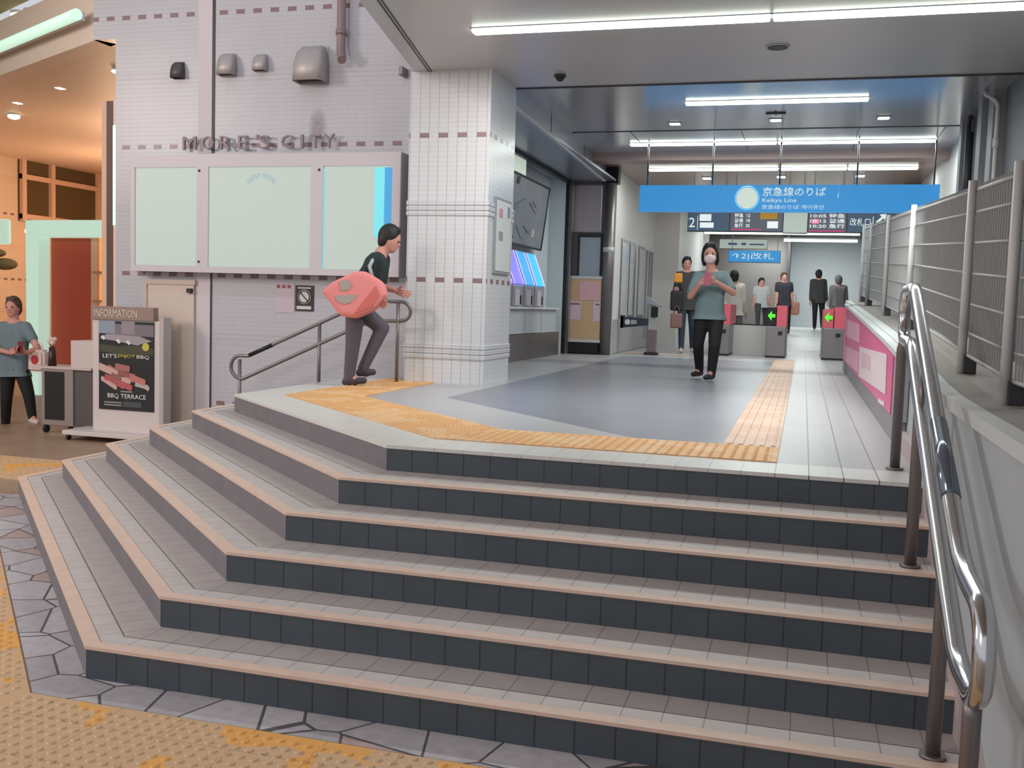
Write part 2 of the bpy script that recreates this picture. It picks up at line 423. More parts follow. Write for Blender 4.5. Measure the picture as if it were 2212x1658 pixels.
def domes(bm, pts, zt, pitch, r, h, ux=(1, 0), clip=None):
    """truncated domes filling a convex polygon on a rotated grid"""
    ux = Vector(ux).normalized(); uy = Vector((-ux.y, ux.x))
    P = [Vector(p) for p in pts]
    us = [p.dot(ux) for p in P]; vs = [p.dot(uy) for p in P]
    def inside(q):
        sg = None
        for i in range(len(P)):
            a, b = P[i], P[(i+1) % len(P)]; cr = (b-a).cross(q-a)
            dist = abs(cr)/(b-a).length
            if dist < r*1.05: return False
            if sg is None: sg = cr > 0
            elif (cr > 0) != sg: return False
        return True
    u = math.floor(min(us)/pitch)*pitch
    while u < max(us):
        v = math.floor(min(vs)/pitch)*pitch
        while v < max(vs):
            q = ux*(u+pitch/2)+uy*(v+pitch/2)
            if inside(q):
                n = 10; A = []; Bv = []
                for k in range(n):
                    c, s = math.cos(2*PI*k/n), math.sin(2*PI*k/n)
                    A.append(bm.verts.new((q.x+c*r, q.y+s*r, zt-.001))); Bv.append(bm.verts.new((q.x+c*r*.55, q.y+s*r*.55, zt+h)))
                for k in range(n): f = bm.faces.new((A[k], A[(k+1) % n], Bv[(k+1) % n], Bv[k])); f.smooth = False
                bm.faces.new(Bv)
            v += pitch
        u += pitch
# orange tactile band following the landing edge
t1, t2 = offs(.37, 0), offs(.98, 0)
XT = 2.135
b = B()
pa = [[(XT, .37), t1[1], t2[1], (XT, .98)], [t1[1], t1[2], t2[2], t2[1]], [t1[2], (t1[2][0], 4.55), (t2[2][0], 4.55-.25), t2[2]]]
for k, q in enumerate(pa):
    b.poly([(*p, .004) for p in q], (0, 0, .006))
for k, q in enumerate(pa):
    domes(b.bm, q, .010, .06, .017, .005, ((1, 0), (1, -1), (0, 1))[k])
tag(b.build('tactile_paving', M_tact), 'orange dotted tactile band bent along the edge of the top landing', 'tactile paving')
b = B().poly([(1.80, .985, .004), (XT, .985, .004), (XT, 13.2, .004), (1.80, 13.2, .004)], (0, 0, .006))
for k in range(5):
    x = 1.84+k*.064
    b.poly([(x-.014, 1.0, .009), (x+.014, 1.0, .009), (x+.014, 13.15, .009), (x-.014, 13.15, .009)], (0, 0, .006))
tag(b.build('tactile_paving', M_tact3), 'pale orange ribbed tactile strip running straight towards the middle ticket gate', 'tactile paving')
b = B().poly([(-.9, 12.9, .004), (.3, 12.9, .004), (.3, 13.3, .004), (-.9, 13.3, .004)], (0, 0, .006))
domes(b.bm, [(-.9, 12.9), (.3, 12.9), (.3, 13.3), (-.9, 13.3)], .010, .08, .02, .004)
tag(b.build('tactile_paving', M_tact3), 'faded tactile patch on the hall floor beside the staffed window', 'tactile paving')
# street tactile, front and left of the stairs
s1, s2 = offs(-.225, 5), offs(-.95, 5)
b = B()
q1 = [s1[0], s1[1], s2[1], s2[0]]; q2 = [s1[1], s1[2], s2[2], s2[1]]
for q in (q1, q2): b.poly([(*p, GZ-.01) for p in q], (0, 0, .015))
domes(b.bm, q1, GZ+.005, .058, .0205, .006, (1, -.06))
domes(b.bm, q2, GZ+.005, .058, .0205, .006, (1, -.06))
tag(b.build('tactile_paving', M_tact2), 'worn yellow dotted tactile paving on the street round the foot of the stairs', 'tactile paving')
b = B(); q = [(-4.02, 2.35), (-4.02, 2.70), (-9.0, 3.05), (-9.0, 2.35)]
q = [(-3.95, 1.95), (-4.62, 2.95), (-9.5, 3.0), (-9.5, 1.95)]
b.poly([(*p, GZ-.01) for p in q], (0, 0, .013)); domes(b.bm, q, GZ+.003, .09, .022, .004)
tag(b.build('tactile_paving', M_tact2), 'yellow tactile strip running off to the left behind the stairs', 'tactile paving')
# ================================================================ WALLS
# left wall (faces the street)
wl = B().box(-5.46, -1.0, YW, YW+.30, GZ, 8).box(-5.76, -5.46, YW, YW+.3, 3.70, 8)
struct(wl.build('wall_left', M_wall))
# vertical joint cover and wide trim
tr = B().box(-4.20, -4.165, YW-.006, YW, 2.40, 8)
struct(tr.build('trim_1', M_dark))
struct(B().box(-4.375, -4.20, YW-.012, YW, GZ, 1.10).box(-4.375, -4.20, YW-.008, YW, 2.40, 8).build('trim_2', mat('joint_cover', (212, 204, 208), .6)))
struct(box('trim_3', M_dark, -4.20, -4.185, YW-.013, YW, GZ, 1.09))
door = B().box(-5.01, -4.40, YW-.03, YW, GZ, .93)
struct(door.build('door_1', mat('door_cream', (214, 200, 188), .5, noise=.03)))
struct(B().box(-5.06, -5.01, YW-.045, YW, GZ, .985).box(-5.01, -4.375, YW-.045, YW, .93, .985).build('door_frame', M_cream, bpy.data.objects['door_1']))
B().box(-4.47, -4.41, YW-.07, YW-.03, .84, .89).build('door_closer', M_black, bpy.data.objects['door_1'])
# tiled column
col = box('tiled_column', M_col, -1.66, -.81, 4.31, 5.19, 0, 3.106)
tag(col, 'square column in pale glazed tiles with brown tile dashes at the landing edge', 'column')
for z in (1.76, .33):
    rb = B()
    for dz in (-.052, 0, .052): rb.box(-1.672, -.798, 4.298, 5.2, z+dz-.021, z+dz+.021, .004)
    rb.build('moulded_course', M_col, col)
# ================================================================ CANOPY AND CEILINGS
cp = [(-1.62, 4.31), (-1.16, 2.0), (.40, -5.8), (6.0, -5.8), (6.0, 5.2), (-1.66, 5.2)]
struct(B().poly([(x, y, 3.106) for x, y in cp], (0, 0, .55)).build('ceiling', M_canopy))
tm = B()
for dx in (.135, .165):
    tm.poly([(-1.62+dx+.01, 4.31, 3.101), (-1.60+dx+.002, 4.31, 3.101), (.42+dx, -5.8, 3.101), (.40+dx, -5.8, 3.101)], (0, 0, .01))
struct(tm.build('trim_4', M_black))
struct(B().box(-.9, 6, 5.17, 5.215, 3.095, 3.13).build('trim_5', mat('dark_joint', (62, 60, 62), .4, .5)))
Z2 = 3.25
struct(box('ceiling', M_ceil, -3, 4.6, 5.2, 8.70, Z2, Z2+.1))
struct(box('ceiling', M_ceil, -3, 4.6, 8.73, 10.6, Z2, Z2+.1))
struct(box('ceiling', M_ceil_b, -3, 4.6, 10.7, 17.5, Z2-.02, Z2+.1))
struct(box('trim_6', M_dark, -1.0, 4.2, 8.69, 8.74, Z2-.006, Z2+.02))
struct(box('trim_7', mat('beige_beam', (186, 158, 148), .45, .2), -1.2, 4.2, 10.6, 11.0, Z2-.12, Z2+.02))
for x in (-.2, 1.3, 2.8, 3.85): struct(box('trim_8', M_dark, x, x+.008, 8.74, 10.6, Z2-.004, Z2+.01))
struct(box('ceiling', mat('far_ceiling', (130, 132, 134), .6), -3, 4.6, 17.5, 46, 3.25, 3.4))

def tube_light(x0, x1, y, z, n, label, group, wd=.10, watt=14):
    L = (x1-x0)/n
    for k in range(n):
        a, b_ = x0+k*L+.012, x0+(k+1)*L-.012
        t = thing('ceiling_light', label[k] if isinstance(label, (list, tuple)) else label, 'ceiling light', group, ((a+b_)/2, y, z))
        hw = (b_-a)/2
        B().box(-hw-.012, hw+.012, -wd/2-.012, wd/2+.012, -.006, .0).build('light_frame', M_panelmetal, t)
        B().box(-hw, hw, -wd/2, wd/2, -.035, -.004, .012).build('diffuser', M_tube, t)
        lamp('tube_glow', 'AREA', ((a+b_)/2, y, z-.04), watt*L, (.95, 1.0, .97), 2*hw, ((a+b_)/2, y, 0), wd)
tube_light(-.56, 4.32, 2.94, 3.106, 2, ['long fluorescent ceiling light over the landing, the one ending near the tiled column', 'long fluorescent ceiling light over the landing, running out of the right side of the frame'], 'ceiling lights', .11, 30)
tube_light(.767, 2.82, 6.85, Z2, 1, 'single fluorescent ceiling light reflected in the glossy ceiling before the joint line', 'ceiling lights', .10)
tube_light(-.37, 3.87, 9.75, Z2, 2, ['left half of the fluorescent pair in front of the brown ceiling beam', 'right half of the fluorescent pair in front of the brown ceiling beam'], 'ceiling lights', .10)
tube_light(-.47, 3.89, 12.3, Z2-.02, 4, ['leftmost of the four ceiling lights seen just above the blue sign', 'second from left of the four ceiling lights seen just above the blue sign', 'third from left of the four ceiling lights seen just above the blue sign', 'rightmost of the four ceiling lights seen just above the blue sign'], 'ceiling lights', .14)
for k, (q, nm) in enumerate([((1458, 266), 'left'), ((1676, 258), 'middle'), ((1909, 253), 'right')]):
    p = on(*q, 2, Z2); t = thing('downlight', 'small square downlight in the glossy ceiling, %s of the near row of three' % nm, 'downlight', 'near downlights', (p.x, p.y, Z2))
    box('trim_ring', M_panelmetal, -.085, .085, -.085, .085, -.012, 0, t); box('lens', M_down, -.065, .065, -.065, .065, -.018, -.01, t, .005)
for k, (q, nm) in enumerate([((1527, 389), 'left'), ((1687, 386), 'middle'), ((1858, 384), 'right')]):
    p = on(*q, 2, 3.18); t = thing('downlight', 'small square downlight just over the blue sign, %s of the far row of three' % nm, 'downlight', 'far downlights', (p.x, p.y, 3.23))
    box('trim_ring', M_panelmetal, -.09, .09, -.12, .12, -.02, 0, t); box('lens', M_down, -.07, .07, -.10, .10, -.028, -.018, t, .005)
p = on(1210, 162, 2, 3.106); t = thing('security_camera', 'small dark dome camera under the canopy near the tiled column', 'camera', None, (p.x, p.y, 3.106))
B().cyl(0, 0, -.02, 0, .06).build('base', M_dark, t); B().ball((0, 0, -.02), .045, 16).build('dome', M_black, t)
p = on(1680, 100, 2, 3.106); t = thing('ceiling_speaker', 'round dark ceiling grille under the canopy right of centre', 'speaker', None, (p.x, p.y, 3.106))
B().cyl(0, 0, -.012, 0, .105, 28).build('rim', M_panelmetal, t); B().cyl(0, 0, -.016, -.01, .085, 28).build('grille', M_black, t)
p = on(1676, 243, 2, Z2); tag(B().tube([(p.x-.12, p.y, Z2-.01), (p.x+.12, p.y, Z2-.01)], .01, 8).tube([(p.x, p.y-.1, Z2-.01), (p.x, p.y+.1, Z2-.01)], .01, 8).build('sprinkler', M_dark), 'small dark sprinkler cross on the glossy ceiling above the middle downlight', 'sprinkler')

# ================================================================ TICKET ALCOVE (left of the hall)
bx_ = lambda y: -.90-.25*(y-5.19)/6.8
struct(B().poly([(bx_(5.19), 5.19, 2.98), (bx_(12), 12, 2.98), (bx_(12)-.07, 12, 2.98), (bx_(5.19)-.07, 5.19, 2.98)], (0, 0, Z2-2.98)).build('wall_bulkhead', M_panelmetal))
for y in (7.4, 9.85): struct(box('trim_9', M_dark, bx_(y)-.002, bx_(y)+.004, y, y+.012, 2.985, Z2))
struct(B().poly([(bx_(5.2)+.02, 5.2, 2.965), (bx_(11.9)+.02, 11.9, 2.965), (bx_(11.9)-.01, 11.9, 2.965), (bx_(5.2)-.01, 5.2, 2.965)], (0, 0, .02)).build('trim_10', M_white))
struct(box('ceiling', mat('soffit_metal', (150, 150, 160), .3, .5), -2.05, -.97, 5.19, 12.05, 2.985, 3.02))
struct(box('wall_alcove', mat('alcove_white', (206, 216, 220), .5), -2.2, -2.05, 5.0, 12.2, 0, 3.0))
struct(box('wall_alcove', mat('alcove_white', (206, 216, 220), .5), -2.05, -1.78, 11.72, 12.1, 0, 2.985))
struct(B().box(-1.80, -1.72, 5.3, 11.8, 2.93, 2.985).box(-1.80, -1.72, 11.74, 11.82, 0, 2.98).build('trim_11', M_black))
struct(box('trim_12', M_steel, -1.80, -1.68, 11.83, 11.93, 0, 2.98))
t = thing('lightbox', 'greenish white light box above the fare map in the ticket alcove', 'light box', None, (-1.98, 8.2, 2.83))
box('housing', M_white, -.065, 0, -2.0, 1.30, -.16, .12, t); box('lit_face', mat('pale_lit_face', (190, 205, 190), .4, emit=.7), 0, .2, -1.98, .95, -.15, .10, t)
# fare map, leaning out at the top
fm = thing('fare_map_board', 'large grey fare map board leaning forward over the ticket machines', 'board', None, (-1.9, 8.9, 1.72))
x0, x1 = -.02, .16
yT_ = on(1187, 405, 0, -1.74).y-8.9; yB_ = on(1168, 530, 0, -1.92).y-8.9
B().poly([(x0, -2.0, 0), (x1, -2.0, .95), (x1, yT_, .95), (x0, yB_, 0)], (-.03, 0, 0)).build('map_face', mat('fare_map', (150, 156, 164), .4, noise=.25, nscale=9), fm)
fr = B()
for a, b_ in (((x0, yB_, 0), (x1, yT_, .95)), ((x0, -2, 0), (x0, yB_, 0)), ((x1, -2, .95), (x1, yT_, .95))): fr.tube([a, b_], .018, 6)
fr.build('frame', M_dark, fm)
for k, (y, z, s_) in enumerate(((-.3, .82, .10), (1.0, .16, .12))):
    xx = x0+(x1-x0)*z/.95+.004; B().poly([(xx, y, z), (xx, y+s_*1.4, z), (xx+.02, y+s_*1.4, z+s_), (xx+.02, y, z+s_)], (.004, 0, 0)).build('map_legend', M_dark if k == 0 else M_cream, fm)
ln = B(); random.seed(4)
for k in range(9):
    y = -.6+random.random()*1.4; z = .15+random.random()*.6; xx = x0+(x1-x0)*z/.95+.008
    y2 = y+.25+random.random()*.3; z2 = min(.88, max(.08, z+random.uniform(-.2, .2))); xx2 = x0+(x1-x0)*z2/.95+.008
    ln.tube([(xx, y, z), (xx2, min(y2, 1.0), z2)], .006, 4)
ln.build('route_lines', M_grey, fm)
# counter and machines
ct = thing('ticket_counter', 'pale counter shelf with grey panels under the ticket machines', 'counter', None, (-1.75, 8.5, 0))
box('worktop', M_white, -.30, .06, -3.2, 2.75, .765, .795, ct, .004)
for k in range(6): box('front_panel', mat('counter_panel', (186, 192, 198), .45), -.04, 0, -3.2+k*.985, -3.2+k*.985+.96, .40, .765, ct)
box('kick_base', M_steel_d, -.05, .01, -3.2, 2.9, .0, .39, ct)
scol = [((150, 90, 230), 'purple'), ((120, 120, 250), 'violet'), ((60, 170, 235), 'blue'), ((70, 190, 240), 'light blue')]
for k, (sc_, nm) in enumerate(scol):
    y = 7.95+k*.62
    t = thing('ticket_machine', 'ticket machine with a glowing %s sloping screen on the alcove counter' % nm, 'ticket machine', 'ticket machines', (-1.86, y, .795))
    B().poly([(-.17, 0, 0), (.10, 0, 0), (.10, 0, .30), (-.09, 0, .84), (-.17, 0, .84)], (0, .56, 0)).build('body', mat('machine_body', (170, 176, 186), .35, .3), t)
    B().poly([(.108, .04, .33), (.108, .52, .33), (-.075, .52, .83), (-.075, .04, .83)], (.006, 0, .002)).build('screen', mat('screen_'+nm.replace(' ', '_'), sc_, .3, emit=.75), t)
    B().tube([(.118, .03, .33), (-.065, .03, .83)], .007, 6).tube([(.118, .53, .33), (-.065, .53, .83)], .007, 6).build('screen_edge', mat('screen_glow', (230, 190, 250), .3, emit=.9), t)
    box('coin_slot', M_black, .10, .112, .36, .44, .04, .17, t); box('ticket_tray', mat('machine_tray', (206, 196, 204), .4) if k else mat('green_tray', (120, 190, 170), .4), .10, .125, .06, .30, .02, .26, t)
# end wall of the alcove, facing the street
struct(B().box(-1.80, -1.1, 12.1, 12.3, 0, 3.0).build('wall_end', M_steel_d))
struct(box('trim_22', mat('rosy_metal_panel', (196, 182, 184), .35, .4), -1.725, -1.205, 12.065, 12.1, 2.12, 2.94, None, .02))
struct(box('door_2', M_dark, -1.62, -1.18, 12.07, 12.1, 1.30, 2.10))
box('door_glass', mat('frosted_pane', (176, 184, 194), .35), -1.57, -1.21, 12.055, 12.07, 1.34, 2.03, bpy.data.objects['door_2'])
t = thing('notice_board', 'tan standing board with pink notices below the frosted pane', 'notice board', None, (-1.44, 12.0, 0))
box('board_face', mat('tan_board', (216, 180, 140), .6), -.31, .29, -.03, .0, .26, 1.31, t); box('top_rail', M_white, -.32, .30, -.04, .01, 1.31, 1.36, t); box('bottom_rail', M_white, -.32, .30, -.04, .01, .21, .26, t)
box('pink_notice', mat('pink_paper', (232, 180, 186), .6), -.10, .27, -.037, -.03, .94, 1.27, t); box('paper_sheet', mat('white_paper', (222, 200, 208), .6), -.28, -.06, -.037, -.03, .60, .92, t); box('paper_sheet', mat('white_paper', (222, 200, 208), .6), .16, .28, -.037, -.03, .58, .92, t)
for x in (-.24, .20): box('paper_heading', mat('dull_red', (150, 84, 94), .6), x, x+(.16 if x < 0 else .07), -.039, -.036, .86, .885, t)
box('caster_frame', M_black, -.30, .27, -.05, .03, .03, .20, t)
sc_ = thing('steel_column', 'round steel column where the ticket alcove meets the hall', 'column', None, (-1.06, 12.02, 0))
B().cyl(0, 0, 0, 2.95, .095, 28).build('shaft', M_steel_d, sc_); B().cyl(0, 0, 1.78, 1.86, .098, 28).build('white_band', M_white, sc_)
box('blackened_top', M_black, -.15, .13, -.02, .20, 2.95, Z2, sc_)
# ================================================================ HALL LEFT WALL
struct(box('wall_hall', M_whitewall, -1.25, -1.0, 12.3, 17.0, 0, 3.25))
struct(box('wall_hall', M_whitewall, -1.25, -.45, 17.0, 24, 0, 3.3))
for k, (a, b_) in enumerate(((12.9, 13.6), (13.8, 14.6), (14.9, 15.7))):
    wn = B().box(-1.01, -.985, a, b_, .64, 2.08).build('window_%d' % (k+1), M_steel_d); struct(wn)
    box('window_glass', mat('pale_glass', (190, 196, 200), .2), -.99, -.975, a+.06, b_-.10 if k != 1 else b_-.35, .70, 2.02, wn)
for y in (15.9, 16.3, 16.65): struct(box('trim_13', M_grey, -1.0, -.96, y, y+.05, .2, 2.05))
struct(box('trim_14', mat('hall_band', (176, 170, 172), .5), -1.0, -.985, 12.35, 16.9, .02, .62))
t = thing('direction_sign', 'black hanging sign with a round white emblem on the hall wall beside the steel column', 'sign', None, (-.93, 12.75, .56))
box('sign_face', M_black, 0, .05, 0, .08, -.09, .13, t)
B().poly([(.0, 0, -.09), (.50, -.0, -.03), (.50, 0, .09), (0, 0, .12)], (0, .03, 0)).build('arrow_board', mat('slate_sign', (52, 60, 72), .4), t)
B().tube([(.13, -.012, .02), (.13, 0, .02)], .05, 20).build('round_emblem', M_white, t)
B().box(.20, .22, -.006, 0, -.02, .06).box(.235, .255, -.006, 0, -.015, .06).box(.27, .29, -.006, 0, -.01, .055).build('small_marks', M_white, t)
t = thing('card_reader_post', 'slim post with a black reader and sloping top standing by the hall wall', 'post', None, (-.36, 12.8, 0))
box('pedestal', mat('brown_grey', (122, 108, 110), .5), -.08, .08, -.08, .08, .05, .46, t, .01); box('stem', mat('pale_steel', (176, 172, 172), .4), -.06, .06, -.05, .05, .46, .95, t)
B().poly([(-.12, -.1, .93), (.14, -.1, .86), (.14, -.1, .90), (-.12, -.1, 1.05)], (0, .2, 0)).build('sloping_top', M_panelmetal, t)
box('black_reader', M_black, -.02, .10, -.075, -.05, .68, .86, t); B().box(-.12, .12, -.11, .11, 0, .05, .01).build('foot', M_black, t)

# ================================================================ GATES
def gate(x, w_, label, lit=True):
    t = thing('ticket_gate', label, 'ticket gate', 'ticket gates', (x, 13.8, 0))
    box('cabinet', mat('gate_steel', (140, 134, 136), .35, .5), 0, w_, 0, 1.9, .03, .58, t, .012); box('plinth', M_black, -.005, w_+.005, -.005, 1.9, 0, .035, t)
    box('card_slot', M_black, w_*.60, w_*.82, -.008, 0, .42, .49, t)
    B().poly([(w_*.5, .0, .58), (w_, .0, .58), (w_, .0, .96), (w_*.5, .0, .96)], (0, 1.7, 0)).build('red_hood', mat('gate_red', (222, 100, 116), .4), t)
    if lit: B().poly([(0, .05, .58), (w_*.46, .05, .58), (w_*.46, .05, .92), (0, .05, .92)], (0, 1.6, 0)).build('display_head', M_black if not label.startswith('right') else mat('gate_red', (232, 96, 112), .4), t)
    ar = B().poly([(w_*.04, .042, .77), (w_*.24, .042, .86), (w_*.24, .042, .80), (w_*.42, .042, .80), (w_*.42, .042, .74), (w_*.24, .042, .74), (w_*.24, .042, .68)], (0, -.01, 0))
    ar.build('green_arrow', mat('green_arrow', (70, 220, 40), .4, emit=1.0, ecol=(80, 225, 50)), t)
    return t
gate(1.59, .35, 'middle ticket gate at the end of the pale tactile strip, green arrow lit')
gate(2.585, .37, 'right ticket gate partly behind the pink advertising wall, green arrow lit')
gate(.58, .35, 'left ticket gate partly hidden behind the person in the grey-green top')
t = thing('low_partition', 'low white partition between the left and the middle ticket gate', 'partition', None, (.95, 14.6, 0))
box('panel', M_white, 0, .62, 0, .06, 0, .58, t, .005); box('cap_rail', M_black, 0, .62, -.01, .07, .58, .60, t)

# ================================================================ BACK OF THE HALL
struct(box('wall_back', mat('taupe_wall', (104, 100, 98), .7), -3, 1.75, 27, 27.2, .4, 3.3))
struct(box('wall_back', mat('light_back_wall', (214, 220, 224), .7), 1.75, 4.4, 28.5, 28.7, .4, 3.3))
struct(box('trim_15', M_dark, 1.66, 1.75, 26.8, 30, .4, 3.3))
struct(box('wall_side', mat('grey_side', (110, 112, 114), .7), 3.9, 4.2, 14.5, 30, 0, 3.3))
for (x0, x1, y, z, lb) in ((-.4, 3.5, 22, 2.86, 'long light strip across the far hall below the departure boards'), (1.62, 3.5, 23, 2.75, 'short light strip across the far hall above the pale back wall')):
    t = thing('ceiling_light', lb, 'ceiling light', 'far light strips', (x0, y, z))
    box('diffuser', M_tubef, 0, x1-x0, -.03, .03, 0, .06, t); box('housing', M_white, 0, x1-x0, -.03, .03, .06, .10, t)
    for xx in (.1, x1-x0-.1): box('hanger', M_grey, xx, xx+.02, -.01, .01, .10, 3.25-z, t)
# boards over the gates
def board(name, label, x0, x1, z0, z1, y, m, cat='departure board'):
    t = thing(name, label, cat, None, (x0, y, z0)); box('cabinet', M_dark, 0, x1-x0, .01, .16, 0, z1-z0, t); box('face', m, .01, x1-x0-.01, 0, .012, .01, z1-z0-.01, t)
    for xx in (.08, x1-x0-.1): box('hanger', M_grey, xx, xx+.02, .05, .07, z1-z0, 3.23-z0, t)
    return t
M_led = mat('board_grey', (84, 88, 104), .4, emit=.25, ecol=(96, 100, 118)); M_ledt = mat('board_text', (214, 220, 220), .4, emit=.7)
M_slate = mat('board_slate', (60, 84, 110), .4, emit=.25, ecol=(70, 96, 124))
t = board('platform_sign', 'dark sign reading 2 at the left end of the row of boards over the gates', -.02, .78, 2.35, 2.74, 14.6, M_slate, 'sign')
text('platform_number', '2', M_ledt, (.03, -.004, .08), (1, 0, 0), (0, 0, 1), .18, t); box('divider', M_ledt, .19, .2, -.004, 0, .03, .3, t)
B().box(.23, .45, -.006, 0, .20, .33).box(.24, .5, -.006, 0, .07, .17).build('line_name', M_ledt, t)
t = board('departure_board', 'left electronic departure board with an orange cell, partly behind a head', .78, 1.77, 2.35, 2.74, 14.6, M_led)
for r in range(3): text('departure_row', ('特急  12', '普通  18', '急行  25')[r], M_ledt, (.09, -.004, .27-r*.095), (1, 0, 0), (0, 0, 1), .08, t, bold=.02)
box('orange_cell', M_yellow, .56, .88, -.006, 0, .24, .37, t); box('white_cell', M_ledt, .70, .90, -.006, 0, .07, .20, t); box('red_rule', mat('board_red', (220, 40, 100), .4, emit=.6), .05, .60, -.006, 0, .035, .05, t)
t = board('light_sign', 'blank glowing white panel between the two departure boards', 1.77, 2.22, 2.33, 2.74, 14.6, M_lightpanel, 'light panel')
t = board('departure_board', 'right electronic departure board with three columns of white figures', 2.22, 2.92, 2.35, 2.74, 14.6, M_led)
for r in range(3): text('departure_row', ('10:05 特急', '10:12 普通', '10:20 急行')[r], M_ledt, (.04, -.004, .27-r*.095), (1, 0, 0), (0, 0, 1), .08, t, width=.62, bold=.02)
box('pink_cell', mat('board_pink', (232, 120, 150), .4, emit=.5), .07, .20, -.007, -.001, .16, .25, t); box('red_rule', mat('board_red', (220, 40, 100), .4), .02, .66, -.006, 0, .02, .035, t)
t = board('platform_sign', 'slate blue sign with a diagonal arrow, right end of the board row', 2.92, 3.75, 2.35, 2.74, 14.6, M_slate, 'sign')
text('line_name', '改札口', M_ledt, (.05, -.004, .13), (1, 0, 0), (0, 0, 1), .14, t, width=.36); box('divider', M_ledt, .45, .462, -.004, 0, .07, .3, t)
B().poly([(.50, -.006, .20), (.60, -.006, .30), (.56, -.006, .34), (.68, -.006, .35), (.67, -.006, .23), (.63, -.006, .27), (.53, -.006, .17)], (0, .006, 0)).build('arrow', M_ledt, t)
t = board('platform_sign', 'bright blue hanging sign with an arrow and the number 2 deep in the hall', .1, 1.53, 2.22, 2.56, 24, M_blue, 'sign')
text('lettering', '↑2|改札', M_bluetext, (.10, -.006, .06), (1, 0, 0), (0, 0, 1), .22, t, width=1.15)
t = board('route_display', 'long white strip display hanging over the blue number sign', -.2, 1.15, 2.62, 2.90, 24.4, M_lightpanel, 'sign')
B().box(.25, .50, -.012, 0, .11, .17).box(.62, .75, -.012, 0, .11, .17).box(.85, 1.25, -.012, 0, .11, .15).build('route_marks', M_slate, t)
# big blue hanging sign
bs = thing('hanging_sign', 'long bright blue hanging sign with a white round emblem and line name', 'sign', None, (-.17, 9.6, 2.25))
for a, b_ in ((0, 1.34), (1.345, 3.90-1.12), (2.785, 4.09)): box('sign_panel', M_blue, a, b_, 0, .16, .0, .375, bs)
B().tube([(1.545, -.012, .19), (1.545, 0, .19)], .15, 32).build('round_emblem', M_bluetext, bs)
B().tube([(1.545+.165*math.cos(a*PI/16), -.006, .19+.165*math.sin(a*PI/16)) for a in range(32)], .006, 6, closed=True).build('emblem_ring', mat('cyan_ring', (120, 210, 225), .4, emit=.8), bs)
text('line_name', '京急線のりば', M_bluetext, (1.755, -.006, .215), (1, 0, 0), (0, 0, 1), .125, bs, width=.86, bold=.01)
text('line_name_english', 'Keikyu Line', M_bluetext, (1.755, -.006, .115), (1, 0, 0), (0, 0, 1), .075, bs, width=.47, bold=.008)
text('line_name_small', '京急线のりば 게이큐선', M_bluetext, (1.755, -.006, .035), (1, 0, 0), (0, 0, 1), .062, bs, width=.84)
for x in (.10, 1.04, 1.98, 3.02, 4.02): B().tube([(x, .08, .375), (x, .08, .985)], .012, 8).build('hanger_rod', M_dark, bs)

# ================================================================ RIGHT SIDE: LOW WALL, FENCE, PANEL
prof = [(-4.5, .45), (-1.9, .455), (-1.0, .46), (-.4, .47), (.1, .495), (.6, .53), (1.1, .575), (1.7, .62), (2.6, .67), (4.4, .75), (10.4, 1.0), (11.6, 1.05)]
def zc(y):
    for (a, za), (b_, zb) in zip(prof, prof[1:]):
        if y <= b_: return za+(zb-za)*(y-a)/(b_-a)
    return prof[-1][1]
def sweep(name, m, x0, x1, lo, hi, y0=-4.5, y1=11.6):
    ys = [y0]+[p[0] for p in prof if y0 < p[0] < y1]+[y1]
    pts = [(x0, y, hi(y)) for y in ys]+[(x0, y, lo(y)) for y in reversed(ys)]
    return B().poly(pts, (x1-x0, 0, 0)).build(name, m)
struct(sweep('wall_right', M_rwall, 2.885, 3.4, lambda y: GZ, lambda y: zc(y)-.02))
struct(sweep('trim_16', mat('coping_top', (146, 140, 134), .7, noise=.08), 2.93, 3.42, lambda y: zc(y)-.03, lambda y: zc(y)))
struct(sweep('trim_17', mat('coping_edge', (196, 200, 200), .5), 2.86, 2.935, lambda y: zc(y)-.045, lambda y: zc(y)+.006))
# sloping skirting beside the steps
def zs(y): return min(.03, y*H/D_+.06)
ys = [-4.5, -1.75, .05, 1.3]
struct(B().poly([(2.84, -1.95, GZ), (2.84, -1.95, GZ+.12), (2.84, -1.7, -.62), (2.84, 0, .10), (2.84, 1.3, .12), (2.84, 1.3, GZ)], (.05, 0, 0)).build('baseboard_right', mat('pinkish_stone', (180, 166, 166), .6, noise=.08)))
ap = thing('advertisement', 'bright pink advertising panel along the low wall on the right of the landing', 'advertisement', None, (2.88, 6, 0))
ys_ = (1.85, 2.6, 4.4, 10.35)
B().poly([(-.06, y-6, zc(y)-.05) for y in ys_]+[(-.06, y-6, .17) for y in reversed(ys_)], (.05, 0, 0)).build('pink_print', M_pink, ap)
B().poly([(-.075, y-6, zc(y)-.045) for y in (1.5, 1.7, 2.6, 4.4, 10.4)]+[(-.075, y-6, zc(y)-.01) for y in (10.4, 4.4, 2.6, 1.7, 1.5)], (.08, 0, 0)).build('top_trim', mat('coping_edge', (196, 200, 200), .5), ap)
B().box(-.05, 0, -4.6, 4.4, 0, .17).build('plinth', mat('wall_base_grey', (142, 138, 142), .6), ap)
B().box(-.05, 0, -4.65, -4.15, .17, .60-.02).build('end_post', mat('end_grey', (166, 164, 170), .5), ap)
def pq(qs, name, m, d=0.0):
    P = [on(*q, 0, 2.818) for q in qs]; B().poly([(2.818-2.88-d, p.y-6, p.z) for p in P], (-.003, 0, 0)).build(name, m, ap)
pq([(1857, 748), (1916, 765), (1913, 852), (1855, 812)], 'white_card', M_pinkw)
pq([(1828, 688), (1856, 700), (1856, 740), (1827, 726)], 'pale_card', M_pinkp)
pq([(1824, 745), (1854, 760), (1853, 805), (1823, 776)], 'pale_card', M_pinkp)
